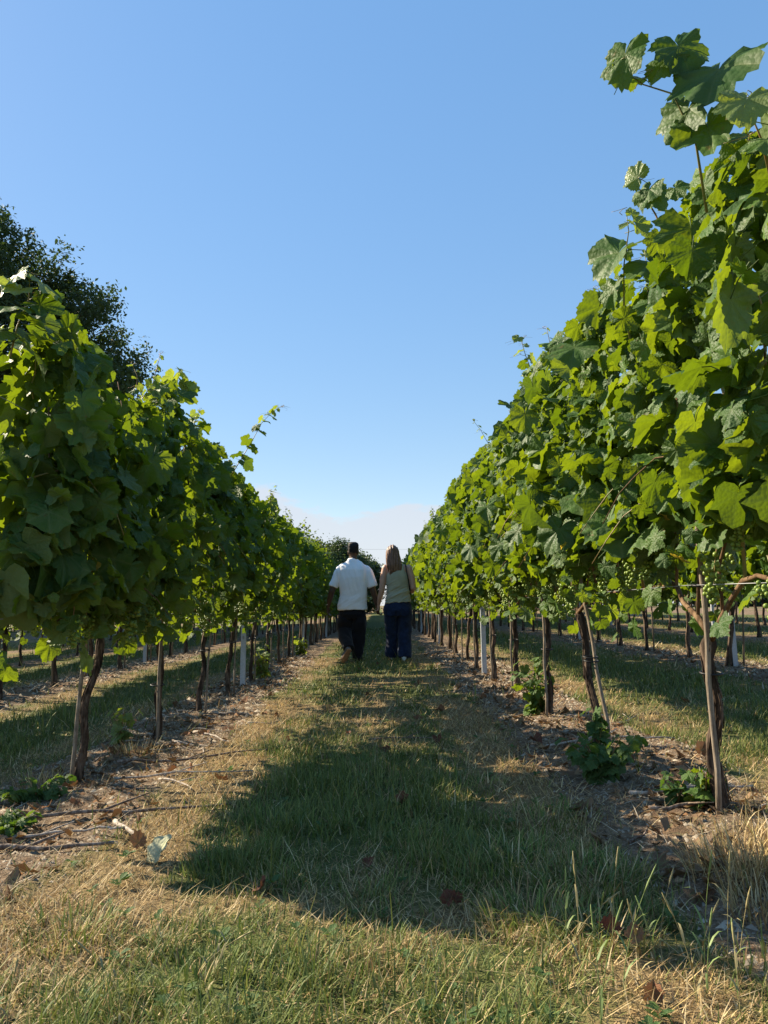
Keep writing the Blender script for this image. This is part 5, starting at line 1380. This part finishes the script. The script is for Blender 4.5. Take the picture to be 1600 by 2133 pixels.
fallen(-0.86, 2.97, 0.05, LEAF_D, 'orange-brown curled leaf beside the pale upturned one', (0.3, -0.7, 0.6), (-0.3, 0.3, 0.5), 0.03)
fallen(1.62, 4.1, 0.065, LEAF_D, 'orange dead leaf standing in grass beyond the first right trunk', (-0.2, -0.85, 0.4), (0.4, 0.1, 0.8), 0.04)
spots = [(-1.22, 5.72), (-1.12, 5.70), (-1.30, 5.55), (-1.25, 5.45), (-1.05, 5.9), (-1.10, 4.35), (-1.02, 4.33), (-0.8, 4.05), (-1.35, 3.55), (-1.0, 6.6), (-0.85, 6.5), (-1.2, 7.3), (-1.3, 3.62), (-0.62, 5.2), (-1.9, 7.5), (-1.05, 8.0)]
for x, y in spots: fallen(x + fr_.gauss(0, 0.03), y + fr_.gauss(0, 0.04), fr_.uniform(0.035, 0.065), LEAF_D, 'dry orange-brown vine leaf fallen on the soil under the left row', (fr_.gauss(0, 0.4), -0.3 + fr_.gauss(0, 0.3), 0.8), (fr_.gauss(0, 1), fr_.gauss(0, 1), 0.1), 0.02, 'orange leaves fallen under the left row')
spots = [(1.05, 4.65), (0.98, 4.5), (0.9, 4.55), (1.12, 4.4), (1.35, 5.3), (1.42, 5.2), (0.95, 6.9), (1.0, 7.2), (1.05, 9.0), (0.5, 6.3), (0.3, 5.9), (2.4, 6.2), (2.9, 5.9), (2.1, 8.2), (3.5, 7.6), (3.6, 9.2), (0.42, 8.4), (1.5, 8.9)]
for x, y in spots: fallen(x + fr_.gauss(0, 0.03), y + fr_.gauss(0, 0.04), fr_.uniform(0.035, 0.065), LEAF_D if fr_.random() < 0.7 else LEAF_R, 'dry russet vine leaf fallen on the ground around the right row', (fr_.gauss(0, 0.4), -0.3 + fr_.gauss(0, 0.3), 0.8), (fr_.gauss(0, 1), fr_.gauss(0, 1), 0.1), 0.02, 'russet leaves fallen around the right row')
spots = [(0.05, 4.6), (-0.2, 5.3), (0.35, 4.9), (-0.35, 2.5), (0.1, 3.4), (-0.1, 7.6), (0.25, 9.5), (-0.25, 10.6), (-0.02, 11.4)]
for x, y in spots: fallen(x, y, fr_.uniform(0.03, 0.05), LEAF_R, 'small dark red dead leaf lying in the shaded grass path', (fr_.gauss(0, 0.5), -0.4, 0.7), (fr_.gauss(0, 1), fr_.gauss(0, 1), 0.2), 0.02, 'dead leaves on the path')

# pruned twigs
tr_ = random.Random(21)
def twig(x, y, az, L, r0, mat, label, bend=0.1, side=True, lift=0.012):
    n = 9; g0 = G(x, y)
    o = thing('pruned_twig', (x, y, g0), label, 'twig', 'prunings lying under the vines')
    b = MB(); pts = []; ph = tr_.uniform(0, 6.28); kink = tr_.uniform(-bend, bend)
    for k in range(n + 1):
        t = k / n; a = az + kink * t * 2 + 0.12 * math.sin(5 * t + ph)
        if k: p = (pts[-1][0] + math.cos(a) * L / n, pts[-1][1] + math.sin(a) * L / n)
        else: p = (0, 0)
        pts.append((p[0], p[1], G(x + p[0], y + p[1]) - g0 + lift + r0 + 0.006 * math.sin(3.3 * t + ph)))
    b.tube(pts, [r0 * (1 - 0.5 * k / n) for k in range(n + 1)], 7, wob=lambda a, i: 1 + (0.18 if i % 3 == 0 else 0))
    link('stick', b.mesh('stick', M[mat]), o)
    if side and L > 0.3:
        p = Vector(pts[4]); a = az + tr_.choice([-0.8, 0.8]); q = MB()
        q.tube([p, p + Vector((math.cos(a) * L * 0.15, math.sin(a) * L * 0.15, 0.012)), p + Vector((math.cos(a) * L * 0.28, math.sin(a) * L * 0.28, 0.02))], [r0 * 0.6, r0 * 0.5, r0 * 0.3], 6)
        link('side_twig', q.mesh('side_twig', M[mat]), o)
    return o
twig(-1.55, 3.30, 0.25, 0.95, 0.009, 'twig', 'long dark pruned cane lying across soil before the first left vine')
twig(-1.5, 2.95, 0.15, 0.55, 0.011, 'twig', 'thick dark pruned branch at the near left edge')
twig(-1.05, 3.30, -1.05, 0.36, 0.010, 'twig_pale', 'pale forked twig pointing at the pale upturned leaf')
twig(-1.5, 3.12, 0.1, 0.5, 0.007, 'twig_pale', 'pale straight twig on soil at far left')
twig(-1.28, 5.65, -0.9, 0.42, 0.009, 'twig_pale', 'pale bleached twig beside orange leaves under the left row')
twig(-1.45, 4.55, 0.3, 0.85, 0.008, 'twig', 'long thin cane on the soil beyond the first left stake')
twig(-1.35, 4.20, 0.05, 0.7, 0.006, 'twig_pale', 'thin pale cane right of the first left vine foot')
twig(-3.9, 8.3, 2.6, 0.55, 0.011, 'twig_pale', 'white curved branch lying in the next row at left')
twig(1.02, 3.35, 0.1, 0.55, 0.008, 'twig_pale', 'pale forked twig on soil between bushy weed and first right vine')
twig(1.0, 3.05, 0.05, 0.35, 0.007, 'twig', 'short brown twig in front of the bushy weed')
twig(0.92, 4.50, 0.15, 0.8, 0.008, 'twig_pale', 'long pale cane at the foot of the second right vine')
twig(-0.05, 5.05, 0.05, 0.5, 0.005, 'twig', 'thin dark twig lying across the grass path')
for k in range(84):
    left = k % 3 != 0
    x = (ROWS['L1'] if left else ROWS['R1']) + tr_.gauss(0, 0.24); y = tr_.uniform(2.8, 9.5) if left else tr_.uniform(2.4, 9.5)
    pl = tr_.random() < 0.5
    lab = ('pale' if pl else 'brown') + ' thin twig among prunings scattered under the ' + ('left' if left else 'right') + ' row'
    twig(x, y, tr_.gauss(0.4, 0.9), tr_.uniform(0.15, 0.5), tr_.uniform(0.003, 0.006), 'twig_pale' if pl else 'twig', lab, 0.25, tr_.random() < 0.4, 0.006)
